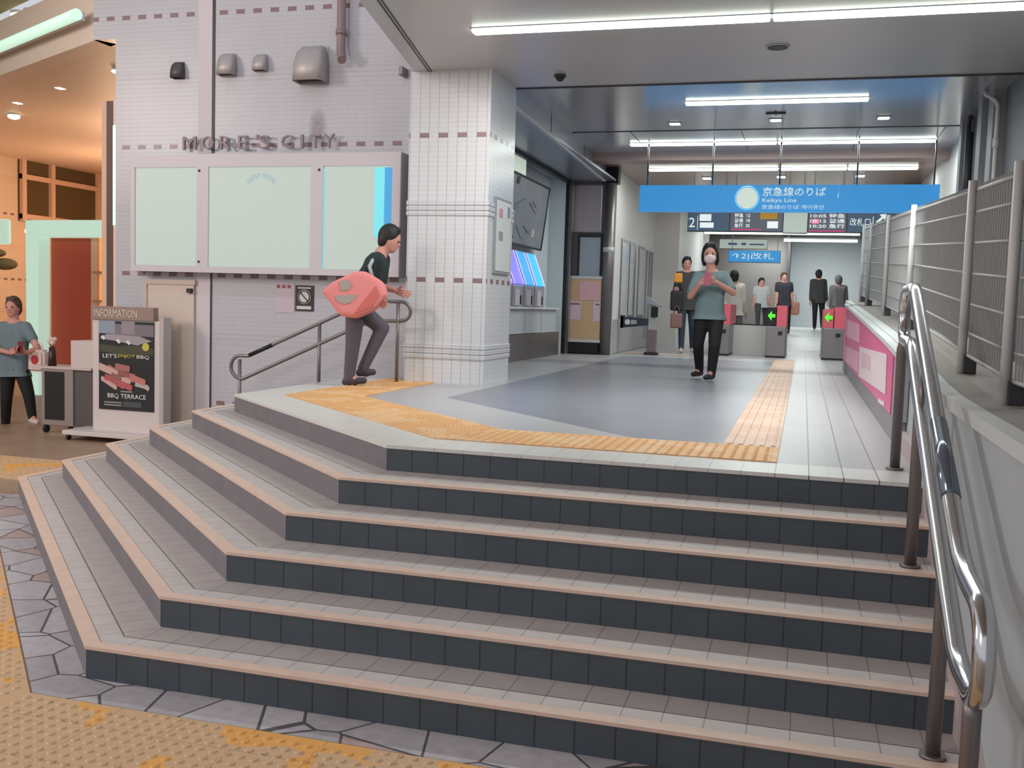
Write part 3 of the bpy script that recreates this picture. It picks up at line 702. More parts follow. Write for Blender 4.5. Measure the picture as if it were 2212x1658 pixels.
pq([(1863, 760), (1884, 768), (1884, 800), (1862, 792)], 'faint_figure', mat('faint_pink', (218, 186, 196), .4), .003)
pq([(1897, 860), (1911, 868), (1910, 878), (1897, 868)], 'small_caption', M_pinkw)

XF = 3.06
def fence():
    t = thing('metal_fence', 'tall galvanised mesh fence standing on the low wall to the right of the stairs', 'fence', None, (XF, 2, .5))
    posts = [-3.4, -2.0, -.66, .58, 3.65, 6.3, 9.5, 11.2]
    top = lambda y: 1.49+.062*y if y > -.6 else 1.45
    for y in posts:
        z0 = zc(y)-.5; z1 = top(y)-.5
        B().cyl(0, y-2, z0, z1+.02, .023, 14).build('fence_post', mat('fence_post_paint', (196, 196, 196), .5), t)
        B().box(.005, .07, y-2-.035, y-2+.035, z0, z0+.10, .004).build('post_shoe', M_dark, t)
    for a, b_ in zip(posts, posts[1:]):
        g = B(); n = max(2, int((b_-a)/.062))
        for k in range(1, n):
            y = a+(b_-a)*k/n
            g.box(.019, .028, y-2-.0035, y-2+.0035, zc(y)-.5+.10, top(y)-.5)
        for q in (0, .13, .30, .48, .66, .84, .97):
            pa, pb = [(.023, y-2, zc(y)-.5+.10+(top(y)-zc(y)-.10)*q) for y in (a, b_)]
            g.tube([pa, pb], .007 if 0 < q < .97 else .010, 6)
        g.build('mesh_panel', M_fence, t)
fence()
# handrails
def arc(c, r, a0, a1, n, fx, fz):
    return [Vector(c)+Vector(fx)*(r*math.cos(a0+(a1-a0)*k/n))+Vector(fz)*(r*math.sin(a0+(a1-a0)*k/n)) for k in range(n+1)]
hr = thing('handrail', 'shiny steel handrail with a looped lower end on the right of the stairs', 'handrail', None, (2.745, -1.0, 0))
R_ = .021
def yz(l): return [(0, y+1, z) for y, z in l]
# loop at the lower end, then the lower rail back up
top = [(.28, .955), (-.02, .955), (-.10, .925), (-1.80, .125), (-1.92, .075), (-2.06, .045), (-2.26, .035)]
low = [(-2.26, -.235), (-2.06, -.235), (-1.94, -.215), (-.30, .56), (-.10, .655), (.0, .69), (.28, .70)]
lp = [(-2.26-.135*math.sin(a*PI/10), -.10+.135*math.cos(a*PI/10)) for a in range(1, 10)]
up_ = [(.28+.1275*math.sin(a*PI/10), .8275-.1275*math.cos(a*PI/10)) for a in range(1, 10)]
B().tube(yz(top+lp+low+up_), .031, 16, closed=True).build('rail_loop', M_chrome, hr)
B().tube(yz([(-1.18, .417+.004), (-1.62, .21+.004)]), .033, 16).build('grip_sleeve', mat('clear_sleeve', (120, 130, 142), .12, .6), hr)
for y, z0, z1 in ((.44, .004, .70), (-.555, -2*H, .44), (-1.585, -5*H, -.06), (-2.27, GZ, -.24)):
    y2 = min(y, .30); B().tube([(0, y+1, z0), (0, y+1, z1-.05), (0, (y2 if y > 0 else y)+1, z1)], .026, 16).build('post', M_steel_d, hr)
    B().cyl(0, y+1, z0, z0+.012, .045, 18).build('floor_flange', M_steel_d, hr)
B().tube(yz([(-.62, .40), (-.555, .60)]), .012, 8).build('bracket', M_steel_d, hr)
# left handrail on the side steps
hl = thing('handrail', 'steel handrail with looped ends sloping down in front of the white tiled wall', 'handrail', None, (-2.5, 4.15, 0))
kr = (4.15-CAM.y)/(4.55-CAM.y)
def xz(l): return [(CAM.x+(x-CAM.x)*kr+2.5, 0, CAM.z+(z-CAM.z)*kr) for x, z in l]
top = [(-1.80, .815), (-2.15, .815), (-2.25, .78), (-3.60, .17)]
low = [(-3.66, -.085), (-2.25, .56), (-2.12, .605), (-1.80, .615)]
lp = [(-3.60-.06-.13*math.sin(a*PI/10)*1.0-.02, .045+.13*math.cos(a*PI/10)) for a in range(1, 10)]
up_ = [(-1.80+.10*math.sin(a*PI/10), .715-.10*math.cos(a*PI/10)) for a in range(1, 10)]
B().tube(xz(top+lp+low+up_), .019, 14, closed=True).build('rail_loop', M_steel_d, hl)
B().tube(xz([(-3.30, .305), (-3.58, .18)]), .022, 14).build('grip_sleeve', M_black, hl)
for x, z0, z1 in ((-1.84, .004, .81), (-2.74, -.282, .55), (-3.70, GZ+H, .13)):
    q = xz([(x, z1)])[0]; B().cyl(q[0], 0, z0, q[2], .018, 12).build('post', M_steel_d, hl)
# far right wall behind the fence
struct(box('wall_outer', mat('outer_grey', (108, 112, 116), .6, noise=.06, nscale=1), 4.17, 4.4, -6, 8.0, GZ, 3.3))
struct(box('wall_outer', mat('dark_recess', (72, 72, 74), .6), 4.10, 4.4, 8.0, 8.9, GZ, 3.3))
struct(box('wall_outer', M_whitewall, 4.15, 4.4, 8.9, 17, GZ, 3.3))
struct(B().box(4.02, 4.17, 7.1, 7.4, GZ, 3.25).box(4.05, 4.17, 6.55, 6.85, GZ, 3.25).box(3.98, 4.1, 8.3, 8.5, GZ, 3.25).build('trim_18', M_grey))
struct(flat('floor', [(3.4, -6), (4.4, -6), (4.4, 10.4), (3.4, 10.4)], -.25, mat('ramp_floor', (110, 108, 106), .7), .05))
tag(B().tube([(4.08, 6.45, -.2), (4.08, 6.45, 3.05), (4.06, 6.5, 3.12), (3.98, 6.6, 3.2), (3.96, 6.62, Z2)], .022, 10).tube([(4.08, 6.45, 2.62), (4.08, 6.45, 2.72)], .032, 10).build('conduit', M_white), 'thin pale conduit running down the grey outer wall to the right', 'pipe')
tag(B().tube([(4.0, 7.75, 2.0), (4.0, 7.75, 3.0)], .045, 10).tube([(4.0, 7.9, 2.9), (4.0, 7.9, 3.15), (4.0, 7.75, 3.18)], .03, 10).build('drain_pipe', M_dark), 'dark drain pipe in the recess behind the fence', 'pipe')
t = thing('louvre_screen', 'row of dim horizontal louvres seen through the fence', 'screen', None, (3.75, 9.5, -.25))
lv = B()
for k in range(11): lv.box(0, .05, -2.6, 3.2, .05+k*.15, .15+k*.15)
lv.build('slats', mat('louvre_grey', (120, 120, 120), .6), t)
for y in (-2.6, -.6, 1.4, 3.2): box('upright', M_grey, -.02, .07, y-.03, y+.03, 0, 1.75, t)

# ================================================================ LIGHTBOX SIGN ON THE LEFT WALL
lb = thing('advertising_lightbox', 'wide pale metal box sign with three lit blank panels on the tiled wall', 'light box', None, (-3.6, YW, 1.08))
yf = -.20; Xl, Xr = -5.25+3.6, -1.93+3.6; zt_ = 1.30
panels = [(-5.204, -4.389, 1.142, 2.25), (-4.243, -2.972, 1.144, 2.25), (-2.825, -2.023, 1.139, 2.24)]
fr = B(); zs_ = [0, .075, 1.165, zt_]
def fx(X): # bring wall-plane positions forward onto the box face
    a = CAM.x+(X-CAM.x)*(YW+yf-CAM.y)/(YW-CAM.y); return a+3.6
def fz(Z): return CAM.z+(Z-CAM.z)*(YW+yf-CAM.y)/(YW-CAM.y)-1.08
Xl, Xr, Zb, Zt = fx(-5.26), fx(-1.93), fz(1.075), fz(2.39)
B().box(Xl, Xr, yf+.03, 0, Zb, Zt).build('cabinet', mat('cabinet_grey', (150, 144, 150), .5), lb)
P2 = [(fx(a), fx(b_), fz(c), fz(d)) for a, b_, c, d in panels]
fb = B(); zb_, zt2 = P2[0][2], P2[0][3]
fb.box(Xl, Xr, yf, yf+.03, Zb, zb_); fb.box(Xl, Xr, yf, yf+.03, zt2, Zt)
xs = [Xl, P2[0][0], P2[0][1], P2[1][0], P2[1][1], P2[2][0], P2[2][1], Xr]
for k in (0, 2, 4, 6): fb.box(xs[k], xs[k+1], yf, yf+.03, zb_, zt2)
fb.build('frame', mat('pale_frame', (206, 200, 206), .45), lb)
for k, (a, b_, c, d) in enumerate(P2):
    B().box(a, b_, yf+.012, yf+.028, zb_, zt2, .01).build('lit_panel', M_lightpanel, lb)
a, b_, c, d = P2[2]
B().box(b_-.20, b_-.004, yf+.008, yf+.013, c+.35, d-.01).build('blue_strip', mat('cyan_print', (110, 205, 215), .4, emit=.55), lb)
B().box(b_-.085, b_-.004, yf+.004, yf+.009, c+.25, d-.01).build('blue_strip', mat('blue_print', (60, 150, 205), .4, emit=.5), lb)
B().box(a+.002, a+.014, yf+.006, yf+.012, c, d-.01).build('cyan_line', mat('cyan_print', (110, 205, 215), .4), lb)
a, b_, c, d = P2[1]
m_f = mat('faint_print', (140, 160, 162), .4, emit=.40, ecol=(176, 200, 204))
q = B(); cx_ = (a+b_)/2+.02
for s_ in (-1, 1):
    A_ = [.07+.105*j for j in range(9)]
    po_ = [(cx_+.235*math.sin(t_)*s_, d-.30+.235*math.cos(t_)) for t_ in A_]+[(cx_+(.185+.012*math.sin(k_*2.1))*math.sin(t_)*s_, d-.30+(.185+.012*math.sin(k_*2.1))*math.cos(t_)) for k_, t_ in reversed(list(enumerate(A_)))]
    q.poly([(x_, yf+.012, z_) for x_, z_ in po_], (0, -.003, 0))
q.build('faint_arch_print', m_f, lb)
for x, z in ((P2[0][1]+.03, d-.04), (P2[0][1]+.03, c+.05), (P2[2][0]-.05, d-.04)): B().ball((x, yf-.002, z), .014, 10).build('screw', M_dark, lb)
# letters
wn = thing('wall_lettering', 'dull metal letters fixed to the wall above the light box sign', 'lettering', None, (-4.56, YW, 2.43))
M_let = mat('tarnished_letter', (150, 136, 140), .6, .1)
px = [400, 441, 487, 532, 563, 587, 632, 664, 682, 716]
xl = [on(p_, 325, 1, YW).x for p_ in (403, 444, 483, 522, 560, 565, 614, 656, 676, 705)]
for ch, X, wd in zip("MORE'SCITY", xl, (.17, .15, .13, .12, .03, .13, .14, .03, .12, .13)):
    text('letter', ch, M_let, (X+4.56, -.05, 0 if ch != "'" else .10), (1, 0, 0), (0, 0, 1), .145 if ch != "'" else .05, wn, ext=.03, width=wd)
# vents
def hood(x, zc_, w_, h_, m, label):
    t = thing('vent_hood', label, 'vent', 'wall vents', (x, YW, zc_))
    bm = bmesh.new(); n = 8; rings = []
    # rounded hood: profile from wall top, bulging out and down to an open mouth
    prof_ = [(0, .5*h_, .55), (-.10*w_*2, .47*h_, .72), (-.22*w_*2, .30*h_, .92), (-.30*w_*2, .0, 1.0), (-.33*w_*2, -.42*h_, 1.0)]
    for (yy, zz, ww) in prof_:
        rings.append([bm.verts.new((-ww*w_/2, 0, zz if yy else zz)), bm.verts.new((-ww*w_/2, yy*.75, zz)), bm.verts.new((-ww*w_/2*.82, yy, zz)), bm.verts.new((ww*w_/2*.82, yy, zz)), bm.verts.new((ww*w_/2, yy*.75, zz)), bm.verts.new((ww*w_/2, 0, zz))])
    for a_, b2 in zip(rings, rings[1:]):
        for k in range(5):
            try: f = bm.faces.new((a_[k], a_[k+1], b2[k+1], b2[k])); f.smooth = True
            except Exception: pass
    me = bpy.data.meshes.new('hood'); bmesh.ops.recalc_face_normals(bm, faces=bm.faces); bm.to_mesh(me); bm.free()
    o = link('hood', me, m, t); md = o.modifiers.new('s', 'SOLIDIFY'); md.thickness = .006
    B().box(-w_*.47, w_*.47, -.008, 0, -.44*h_, .48*h_, .003).build('back_plate', m, t)
    B().box(-w_*.45, w_*.45, -.30*w_*2, -.01, -.36*h_, -.33*h_).build('louvre', M_black, t)
hood(-4.62, 3.31, .145, .20, mat('dark_hood', (92, 88, 88), .5, .5), 'small dark vent hood, leftmost on the tiled wall')
hood(-3.99, 3.345, .20, .265, M_vent, 'medium steel vent hood just right of the wall joint')
hood(-3.585, 3.355, .155, .20, M_vent, 'small steel vent hood between the medium and the large one')
hood(-2.95, 3.30, .345, .43, M_vent, 'large steel vent hood above the lettering')
t = thing('drain_pipe', 'brownish drain pipe with a bent open end coming down the tiled wall', 'pipe', None, (-2.60, YW, 3.3))
mp = mat('rusty_pipe', (150, 128, 130), .5, .4)
B().tube([(0, -.09, 4.5), (0, -.09, .22), (.005, -.10, .14), (.03, -.13, .06), (.05, -.17, .02)], .047, 16).build('pipe', mp, t)
for z in (.30, 1.1): B().tube([(0, -.09, z), (0, -.09, z+.05)], .058, 16).build('collar', mp, t); B().box(-.02, .02, -.08, 0, z+.01, z+.04).build('bracket', M_dark, t)
tag(B().box(-1.93, -1.86, YW-.16, YW-.02, 3.42, 3.50, .01).box(-1.92, -1.87, YW-.14, YW, 3.15, 3.24, .01).build('wall_bracket', M_steel_d), 'small dark bracket on the tiled wall under the canopy edge', 'bracket')
# notices
t = thing('no_smoking_sign', 'small black no smoking sign on the tiled wall above the sloping handrail', 'sign', None, (-3.03, YW, .82))
box('plate', mat('sign_black', (46, 42, 48), .5), -.105, .115, -.012, 0, -.14, .14, t)
B().tube([(.005, -.018, .015), (.005, -.012, .015)], .078, 24).build('white_disc', M_white, t)
B().tube([(.005+.066*math.cos(a*PI/12), -.02, .015+.066*math.sin(a*PI/12)) for a in range(24)], .006, 6, closed=True).tube([(-.042, -.02, .062), (.052, -.02, -.032)], .006, 6).build('ban_ring', M_black, t)
box('caption', M_white, -.075, .085, -.015, -.012, .105, .12, t); box('caption', M_white, -.085, .09, -.015, -.012, -.12, -.085, t)
t = thing('paper_notice', 'pale paper notice with small red marks left of the no smoking sign', 'notice', None, (-3.27, YW, .82))
box('sheet', mat('pale_sheet', (200, 188, 198), .7), -.12, .12, -.006, 0, -.16, .16, t)
for k in range(3): box('red_mark', mat('dull_red', (150, 84, 94), .6), -.095+k*.065, -.055+k*.065, -.009, -.006, .105, .14, t)

t = thing('paper_notice', 'framed glossy notice on the right side of the tiled column', 'notice', None, (-.81, 4.78, 1.5))
box('frame', M_grey, 0, .025, -.28, .28, -.37, .40, t, .004); box('sheet', mat('notice_white', (214, 216, 216), .4), .025, .03, -.25, .25, -.34, .37, t)
box('red_patch', mat('dull_pink', (200, 140, 150), .6), .03, .033, -.18, -.06, .20, .29, t); box('grey_patch', M_grey, .03, .033, -.18, -.04, -.03, .06, t); box('blue_patch', mat('steel_blue', (120, 140, 160), .6), .03, .033, .12, .20, .22, .33, t)

# ================================================================ PASSAGE ON THE LEFT
struct(B().poly([(-5.40, 4.90, 3.705), (-5.58, 4.90, 3.705), (-24, 14.62, 3.705), (-24, 40, 3.705), (-5.0, 40, 3.705), (-5.0, 5.06, 3.705), (-5.40, 5.06, 3.705)], (0, 0, .3)).build('ceiling', mat('passage_ceiling', (228, 204, 184), .5, noise=.05)))
struct(B().poly([(-5.72, 4.75, 3.70), (-24, 14.46, 3.70), (-24, 14.46, 4.42), (-5.72, 4.75, 4.42)], (.12, .22, 0)).build('trim_19', mat('canopy_fascia', (232, 214, 200), .5)))
struct(B().poly([(-5.70, 4.74, 4.5), (-24, 14.4, 4.5), (-30, -6, 4.5), (-9, -3, 4.5)], (0, 0, .2)).build('ceiling', mat('olive_ceiling', (170, 156, 120), .6, noise=.15, nscale=.6)))
t = thing('strip_light', 'long diagonal strip light glowing along the passage canopy edge', 'strip light', None, (-5.86, 4.60, 3.95))
dv = Vector((-.883, .469, 0)); B().tube([Vector((0, 0, 0)), dv*6], .065, 14).build('tube', mat('cool_tube', (190, 225, 205), .4, emit=.85, ecol=(190, 225, 205)), t)
B().poly([(0, .04, .05), (0, .04, -.05), tuple(dv*6+Vector((0, .04, -.05))), tuple(dv*6+Vector((0, .04, .05)))], (.03, .05, 0)).build('reflector', M_white, t)
for k, (q, z, nm) in enumerate([((130, 190), 3.71, 'right'), ((38, 222), 3.71, 'left')]):
    p = on(*q, 2, z); t = thing('downlight', 'tiny square downlight in the orange passage ceiling, %s of two' % nm, 'downlight', 'passage downlights', (p.x, p.y, z))
    box('lens', M_down, -.045, .045, -.06, .06, -.012, 0, t)
for k, (q, nm) in enumerate([((30, 250), 'bright spotlight glowing at the left edge of the passage ceiling'), ((250, 152), 'small round spotlight beside the left end of the tiled wall')]):
    p = on(*q, 2, 3.67); t = thing('spotlight', nm, 'spotlight', None, (p.x, p.y, 3.71))
    B().cyl(0, 0, -.04, 0, .09 if k == 0 else .05, 16).build('housing', M_white, t); B().ball((0, 0, -.05), .10 if k == 0 else .055, 12, (1, 1, .5)).build('lens', mat('warm_lens', (200, 225, 205), .4, emit=3.0, ecol=(205, 225, 205)), t)
for k, (q, nm) in enumerate([((40, 28), 'left'), ((68, 24), 'right')]):
    p = on(*q, 2, 4.48); t = thing('spotlight', 'glowing spotlight under the olive soffit, %s of the pair in the top corner' % nm, 'spotlight', 'soffit spotlights', (p.x, p.y, 4.5))
    B().cyl(0, 0, -.04, 0, .10, 16).build('housing', M_white, t); B().ball((0, 0, -.05), .10, 12, (1, 1, .6)).build('lens', mat('warm_lens', (200, 225, 205), .4, emit=3.0), t)
# far window wall
XWn = -14.7
struct(box('wall_passage', M_street_tile, XWn-.3, XWn, 6, 40, GZ, 5.2))
struct(box('wall_passage', mat('passage_end', (200, 150, 100), .6), -14.7, -5.2, 17.5, 17.7, GZ, 3.71))
wd = B().box(XWn, XWn+.05, 13.45, 17.4, 2.35, 5.0).build('window_4', M_glass_d); struct(wd)
mw = B()
for y in (13.45, 14.35, 15.95, 16.9): mw.box(XWn+.04, XWn+.14, y, y+.12, 2.35, 5.0)
for z in (2.40, 3.28, 4.16): mw.box(XWn+.04, XWn+.12, 13.45, 17.4, z, z+.11)
mw.build('window_bars', mat('window_bar', (222, 186, 160), .5), wd)
# door side: lit portal with a red-brown leaf
Yp = 8.0
pt = thing('lit_portal', 'glowing pale green doorway frame in the passage, an upside-down L', 'doorway', None, (-8.9, Yp, GZ))
def ppx(x, y): p = on(x, y, 1, Yp); return (p.x+8.9, p.z-GZ)
a = [ppx(55, 475), ppx(222, 475), ppx(222, 511), ppx(83, 511)]
base = ppx(83, 760)[0]
B().poly([(a[0][0], 0, a[0][1]), (a[1][0], 0, a[1][1]), (a[2][0], 0, a[2][1]), (a[3][0], 0, a[3][1]), (base, 0, 0), (ppx(57, 760)[0], 0, 0)], (0, .25, 0)).build('lit_frame', M_cyan, pt)
b1, b2 = ppx(84, 511), ppx(172, 511)
B().box(b1[0], b2[0], .27, .34, 0, b1[1]).build('red_leaf', M_redw, pt)
b3 = ppx(220, 511)
B().box(b2[0], b2[0]+.12, .26, .36, 0, b2[1]).build('jamb', mat('pink_jamb', (230, 180, 150), .5), pt)
sh = B().box(b2[0]+.12, b3[0], .30, .36, 0, b3[1]).build('shelf_back', mat('glow_orange', (232, 160, 90), .5, emit=.6, ecol=(236, 168, 104)), pt)  # emission on the shelf back stands in for shop light
for z in (.7, 1.1, 1.5, 1.95): B().box(b2[0]+.12, b3[0], .14, .30, z, z+.04).build('shelf', mat('tan_shelf', (190, 140, 90), .5), pt)
# dark post and lit edge sign at the wall end
struct(box('trim_20', mat('brown_post', (92, 66, 54), .5), -5.74, -5.60, 4.95, 5.1, GZ, 3.05))
struct(box('trim_21', mat('beige_post', (226, 186, 160), .5), -5.83, -5.74, 4.98, 5.1, GZ, 3.05))
t = thing('edge_sign', 'tall thin glowing sign at the left end of the tiled wall', 'sign', None, (-5.52, 4.86, 1.5))
box('lit_edge', mat('edge_glow', (190, 222, 205), .4, emit=.9), -.05, .03, -.02, .02, .1, 1.25, t, .004); box('casing', mat('peach_case', (236, 206, 190), .5), -.055, .05, .0, .1, -.95, 1.55, t)
# round lit panel at the far left
p = on(8, 500, 1, 9.5); t = thing('wall_sign', 'small glowing pale panel at the left edge beside the doorway', 'sign', None, (p.x, 9.5, p.z))
box('face', M_cyan, -.4, .12, 0, .06, -.22, .22, t, .04)
tag(B().ball((on(140, 500, 1, 9).x-.75, 9, on(140, 500, 1, 9).z), .05, 10).build('wall_lamp', mat('warm_lens', (200, 225, 205), .4)), 'tiny bright lamp between the lit panel and the doorway', 'lamp')
p = on(10, 570, 1, 10); tag(B().ball((p.x, 10, p.z), .22, 10, (1.2, .8, .5)).ball((p.x-.2, 10, p.z+.2), .16, 8, (1.3, 1, .5)).build('potted_foliage', mat('dull_foliage', (120, 116, 80), .8), None), 'dull green foliage at the left edge under the lit panel', 'plant')

# information stand and trolley
ist = thing('information_stand', 'white wheeled notice stand with a dark barbecue poster', 'sign', None, (-5.05, 4.35, GZ), 0)
def ipx(x, y): p = on(x, y, 1, 4.35); return (p.x+5.05, p.z-GZ)
L, T = ipx(200, 688); Rr, _ = ipx(350, 688); 
Lb, Bb = ipx(197, 925)
Wt = ipx(333, 665)
box('post_frame', mat('stand_white', (214, 204, 202), .5), L, Rr-.03, 0, .09, .10, T, ist, .006)
box('side_return', mat('stand_side', (186, 178, 176), .5), Rr-.03, Rr+.02, .0, .14, .10, T+.04, ist)
box('header', mat('header_brown', (150, 128, 118), .5), ipx(200, 660)[0], ipx(335, 660)[0], -.03, .06, T, ipx(200, 660)[1], ist)
text('header_text', 'INFORMATION', mat('header_text', (216, 204, 190), .5), (ipx(208, 686)[0], -.032, T+.028), (1, 0, 0), (0, 0, 1), .085, ist, width=.56)
box('base', mat('stand_white', (214, 204, 202), .5), ipx(163, 940)[0], ipx(352, 940)[0], -.22, .26, .06, .11, ist, .006)
for x, y in ((ipx(172, 940)[0], -.18), (ipx(172, 940)[0], .2), (ipx(330, 940)[0], -.18), (ipx(330, 940)[0], .2)): B().tube([(x-.015, y, .03), (x+.015, y, .03)], .03, 14).build('wheel', M_black, ist)
pl_, pt_ = ipx(215, 692); pr_, pb_ = ipx(333, 890)
po = box('poster', mat('poster_dark', (38, 40, 42), .35), pl_, pr_, -.012, 0, pb_, pt_, ist)
W_ = pr_-pl_; H_ = pt_-pb_
def pbx(name, m, u0, u1, v0, v1, d=.014): B().box(pl_+u0*W_, pl_+u1*W_, -d, -.0115, pb_+v0*H_, pb_+v1*H_).build(name, m, po)
pbx('sky', mat('poster_sky', (140, 156, 172), .5), 0, .30, .86, 1)
pbx('buildings', mat('poster_building', (124, 116, 122), .5), .24, 1, .84, .97, .0135); pbx('tower', mat('poster_tower', (150, 140, 148), .5), .42, .66, .86, 1.0, .0145)
def ppoly(name, m, pts, d=.0155): B().poly([(pl_+u*W_, -d, pb_+v*H_) for u, v in pts], (0, .004, 0)).build(name, m, po)
ppoly('roof', mat('poster_roof', (162, 154, 162), .5), [(.02, .80), (.15, .855), (.75, .84), (.97, .79), (.70, .74), (.30, .78)])
for u, v in ((.04, .82), (.32, .785), (.50, .775)): ppoly('lamp_glow', mat('poster_white', (226, 226, 226), .5), [(u, v), (u+.04, v+.02), (u+.09, v-.02), (u+.05, v-.035)], .017)
ppoly('garden', mat('poster_green', (70, 72, 56), .6), [(0, .66), (.0, .74), (.4, .72), (.75, .74), (1, .70), (1, .64), (.5, .62)], .0145)
B().tube([(pl_+.86*W_, -.018, pb_+.725*H_), (pl_+.86*W_, -.012, pb_+.725*H_)], .045, 16).build('yellow_badge', mat('badge_yellow', (200, 192, 80), .5), po)
text('slogan', "LET'S", mat('poster_white', (226, 226, 226), .5), (pl_+.08*W_, -.0155, pb_+.585*H_), (1, 0, 0), (0, 0, 1), .045, po, width=.26*W_, bold=.01)
text('slogan', "ENJOY", mat('badge_yellow', (200, 192, 80), .5), (pl_+.36*W_, -.0155, pb_+.585*H_), (1, 0, 0), (0, 0, 1), .045, po, width=.32*W_, bold=.01)
text('slogan', "BBQ", mat('poster_white', (226, 226, 226), .5), (pl_+.70*W_, -.0155, pb_+.585*H_), (1, 0, 0), (0, 0, 1), .045, po, width=.23*W_, bold=.01)
random.seed(7)
mc = [(196, 120, 116), (168, 112, 104), (206, 170, 164), (150, 96, 92), (190, 176, 174), (186, 90, 96)]
for k in range(16):
    u, v = .14+random.random()*.66, .28+random.random()*.24; an = random.uniform(-.9, -.1); l, h_ = .09+.09*random.random(), .022+.02*random.random()
    dx, dz = math.cos(an), math.sin(an)*.6
    ppoly('meat_slice', mat('meat_%d' % (k % 6), mc[k % 6], .5), [(u-l*dx-h_*dz, v-l*dz+h_), (u+l*dx-h_*dz, v+l*dz+h_), (u+l*dx*1.1, v+l*dz*1.1), (u+l*dx+h_*dz, v+l*dz-h_), (u-l*dx+h_*dz, v-l*dz-h_)], .0145+k*.0006)
text('caption', 'BBQ TERRACE', mat('poster_white', (226, 226, 226), .5), (pl_+.17*W_, -.0155, pb_+.125*H_), (1, 0, 0), (0, 0, 1), .06, po, width=.70*W_, bold=.008)
pbx('small_text', mat('poster_grey', (150, 150, 150), .5), .40, .62, .205, .22); pbx('small_text', mat('poster_grey', (150, 150, 150), .5), .10, .42, .075, .09); pbx('small_text', mat('poster_grey', (150, 150, 150), .5), .10, .42, .045, .06); pbx('small_panel', mat('poster_slate', (74, 80, 84), .5), .45, .78, .04, .10)

tr_ = thing('service_cart', 'grey and black wheeled service cart left of the notice stand', 'cart', None, (-5.9, 4.55, GZ))
def cpx(x, y): p = on(x, y, 1, 4.55); return (p.x+5.9, p.z-GZ)
x0, z1 = cpx(92, 795); x1, _ = cpx(160, 795); x2 = cpx(200, 795)[0]; zb = .09
box('front_frame', mat('cart_frame', (150, 138, 134), .5), x0, x1, -.02, .02, zb, z1, tr_, .01); box('black_panel', M_black, x0+.05, x1-.12, -.028, -.018, zb+.07, z1-.03, tr_)
box('steel_side', mat('cart_steel', (112, 108, 108), .35, .7), x1-.08, x2, -.0, .30, zb, z1-.01, tr_)
box('top_shelf', mat('cart_top', (200, 186, 182), .5), x0-.15, x2, -.03, .32, z1, z1+.03, tr_, .004)
for x in (x0+.05, x1-.05): B().tube([(x-.015, 0, .045), (x+.015, 0, .045)], .045, 14).build('wheel', M_black, tr_)
bx = cpx(153, 735); bx2 = cpx(200, 735)
box('white_box', mat('cart_box', (210, 198, 194), .5), 0, .42, 0, .28, 0, bx[1]-z1-.03)
wb_ = bpy.data.objects['white_box']; wb_.location = (bx[0]-5.9, 4.55, GZ+z1+.03); tag(wb_, 'plain white box standing on the service cart', 'box')
t = thing('flower_vase', 'small dark vase with pale flowers on the cart', 'vase', None, (cpx(105, 790)[0]-5.9, 4.56, GZ+z1+.03))
B().tube([(0, .05, 0), (0, .05, .10), (0, .05, .22)], .05, 12, r1=.035).build('vase', mat('dark_vase', (60, 30, 26), .4), t)
fb_ = B()
for k in range(7): fb_.ball((.03*math.cos(k*2.3)*k*.35, .05+.02*math.sin(k*1.7), .27+.02*(k % 3)), .03, 8)
fb_.build('flowers', mat('pale_petal', (226, 200, 190), .7), t)
B().tube([(0, .05, .2), (.03, .05, .28)], .006, 6).tube([(0, .05, .2), (-.04, .05, .26)], .006, 6).build('stems', mat('stem_green', (70, 84, 40), .7), t)

# ================================================================ PEOPLE
def pw(px, py, D, dv=0.0):
    """photo pixel at depth D (metres in front of the camera) plus dv metres further away"""
    return CAM + (fw + rt*((px-1106)/F) - up*((py-829)/F))*(D+dv)
def depth(px, py, z):
    p = on(px, py, 2, z); return (p-CAM).dot(fw)
def solid(name, parts, m, voxel, parent, smooth=2, extra=None, cut=None):
    """one continuous skin round a set of tapered limbs and ellipsoids"""
    b = B()
    for q in parts:
        if q[0] == 'c':
            _, p0, ra, p1, rb = q; p0, p1 = Vector(p0), Vector(p1)
            b.ball(p0, ra, 14); b.ball(p1, rb, 14)
            if (p1-p0).length > 1e-4: b.tube([p0, p1], ra, 14, r1=rb)
        else:
            _, c, sx, R_ = q; b.ball(c, 1.0, 16, sx, R_)
    me = bpy.data.meshes.new('skin'); b.bm.to_mesh(me); b.bm.free()
    o = bpy.data.objects.new('skin', me); C.objects.link(o)
    r = o.modifiers.new('r', 'REMESH'); r.mode = 'VOXEL'; r.voxel_size = voxel; r.use_smooth_shade = True
    if smooth: s_ = o.modifiers.new('s', 'SMOOTH'); s_.iterations = smooth; s_.factor = .5
    dg = bpy.context.evaluated_depsgraph_get(); dg.update()
    nm = bpy.data.meshes.new_from_object(o.evaluated_get(dg)); bpy.data.objects.remove(o)
    nm.materials.clear()
    if extra:
        bm = bmesh.new(); bm.from_mesh(nm)
        for e in extra: bm.from_mesh(e)
        bm.to_mesh(nm); bm.free()
    if cut:
        bm = bmesh.new(); bm.from_mesh(nm)
        bmesh.ops.bisect_plane(bm, geom=bm.verts[:]+bm.edges[:]+bm.faces[:], plane_co=cut[0], plane_no=cut[1], clear_outer=True)
        bm.to_mesh(nm); bm.free()
    for p in nm.polygons: p.use_smooth = True
    if name is None: return nm
    nm.name = name
    return link(name, nm, m, parent)
def frame(z, x):
    z = Vector(z).normalized(); x = Vector(x); x = (x-z*x.dot(z)).normalized(); y = z.cross(x)
    return Matrix((x, y, z)).transposed()
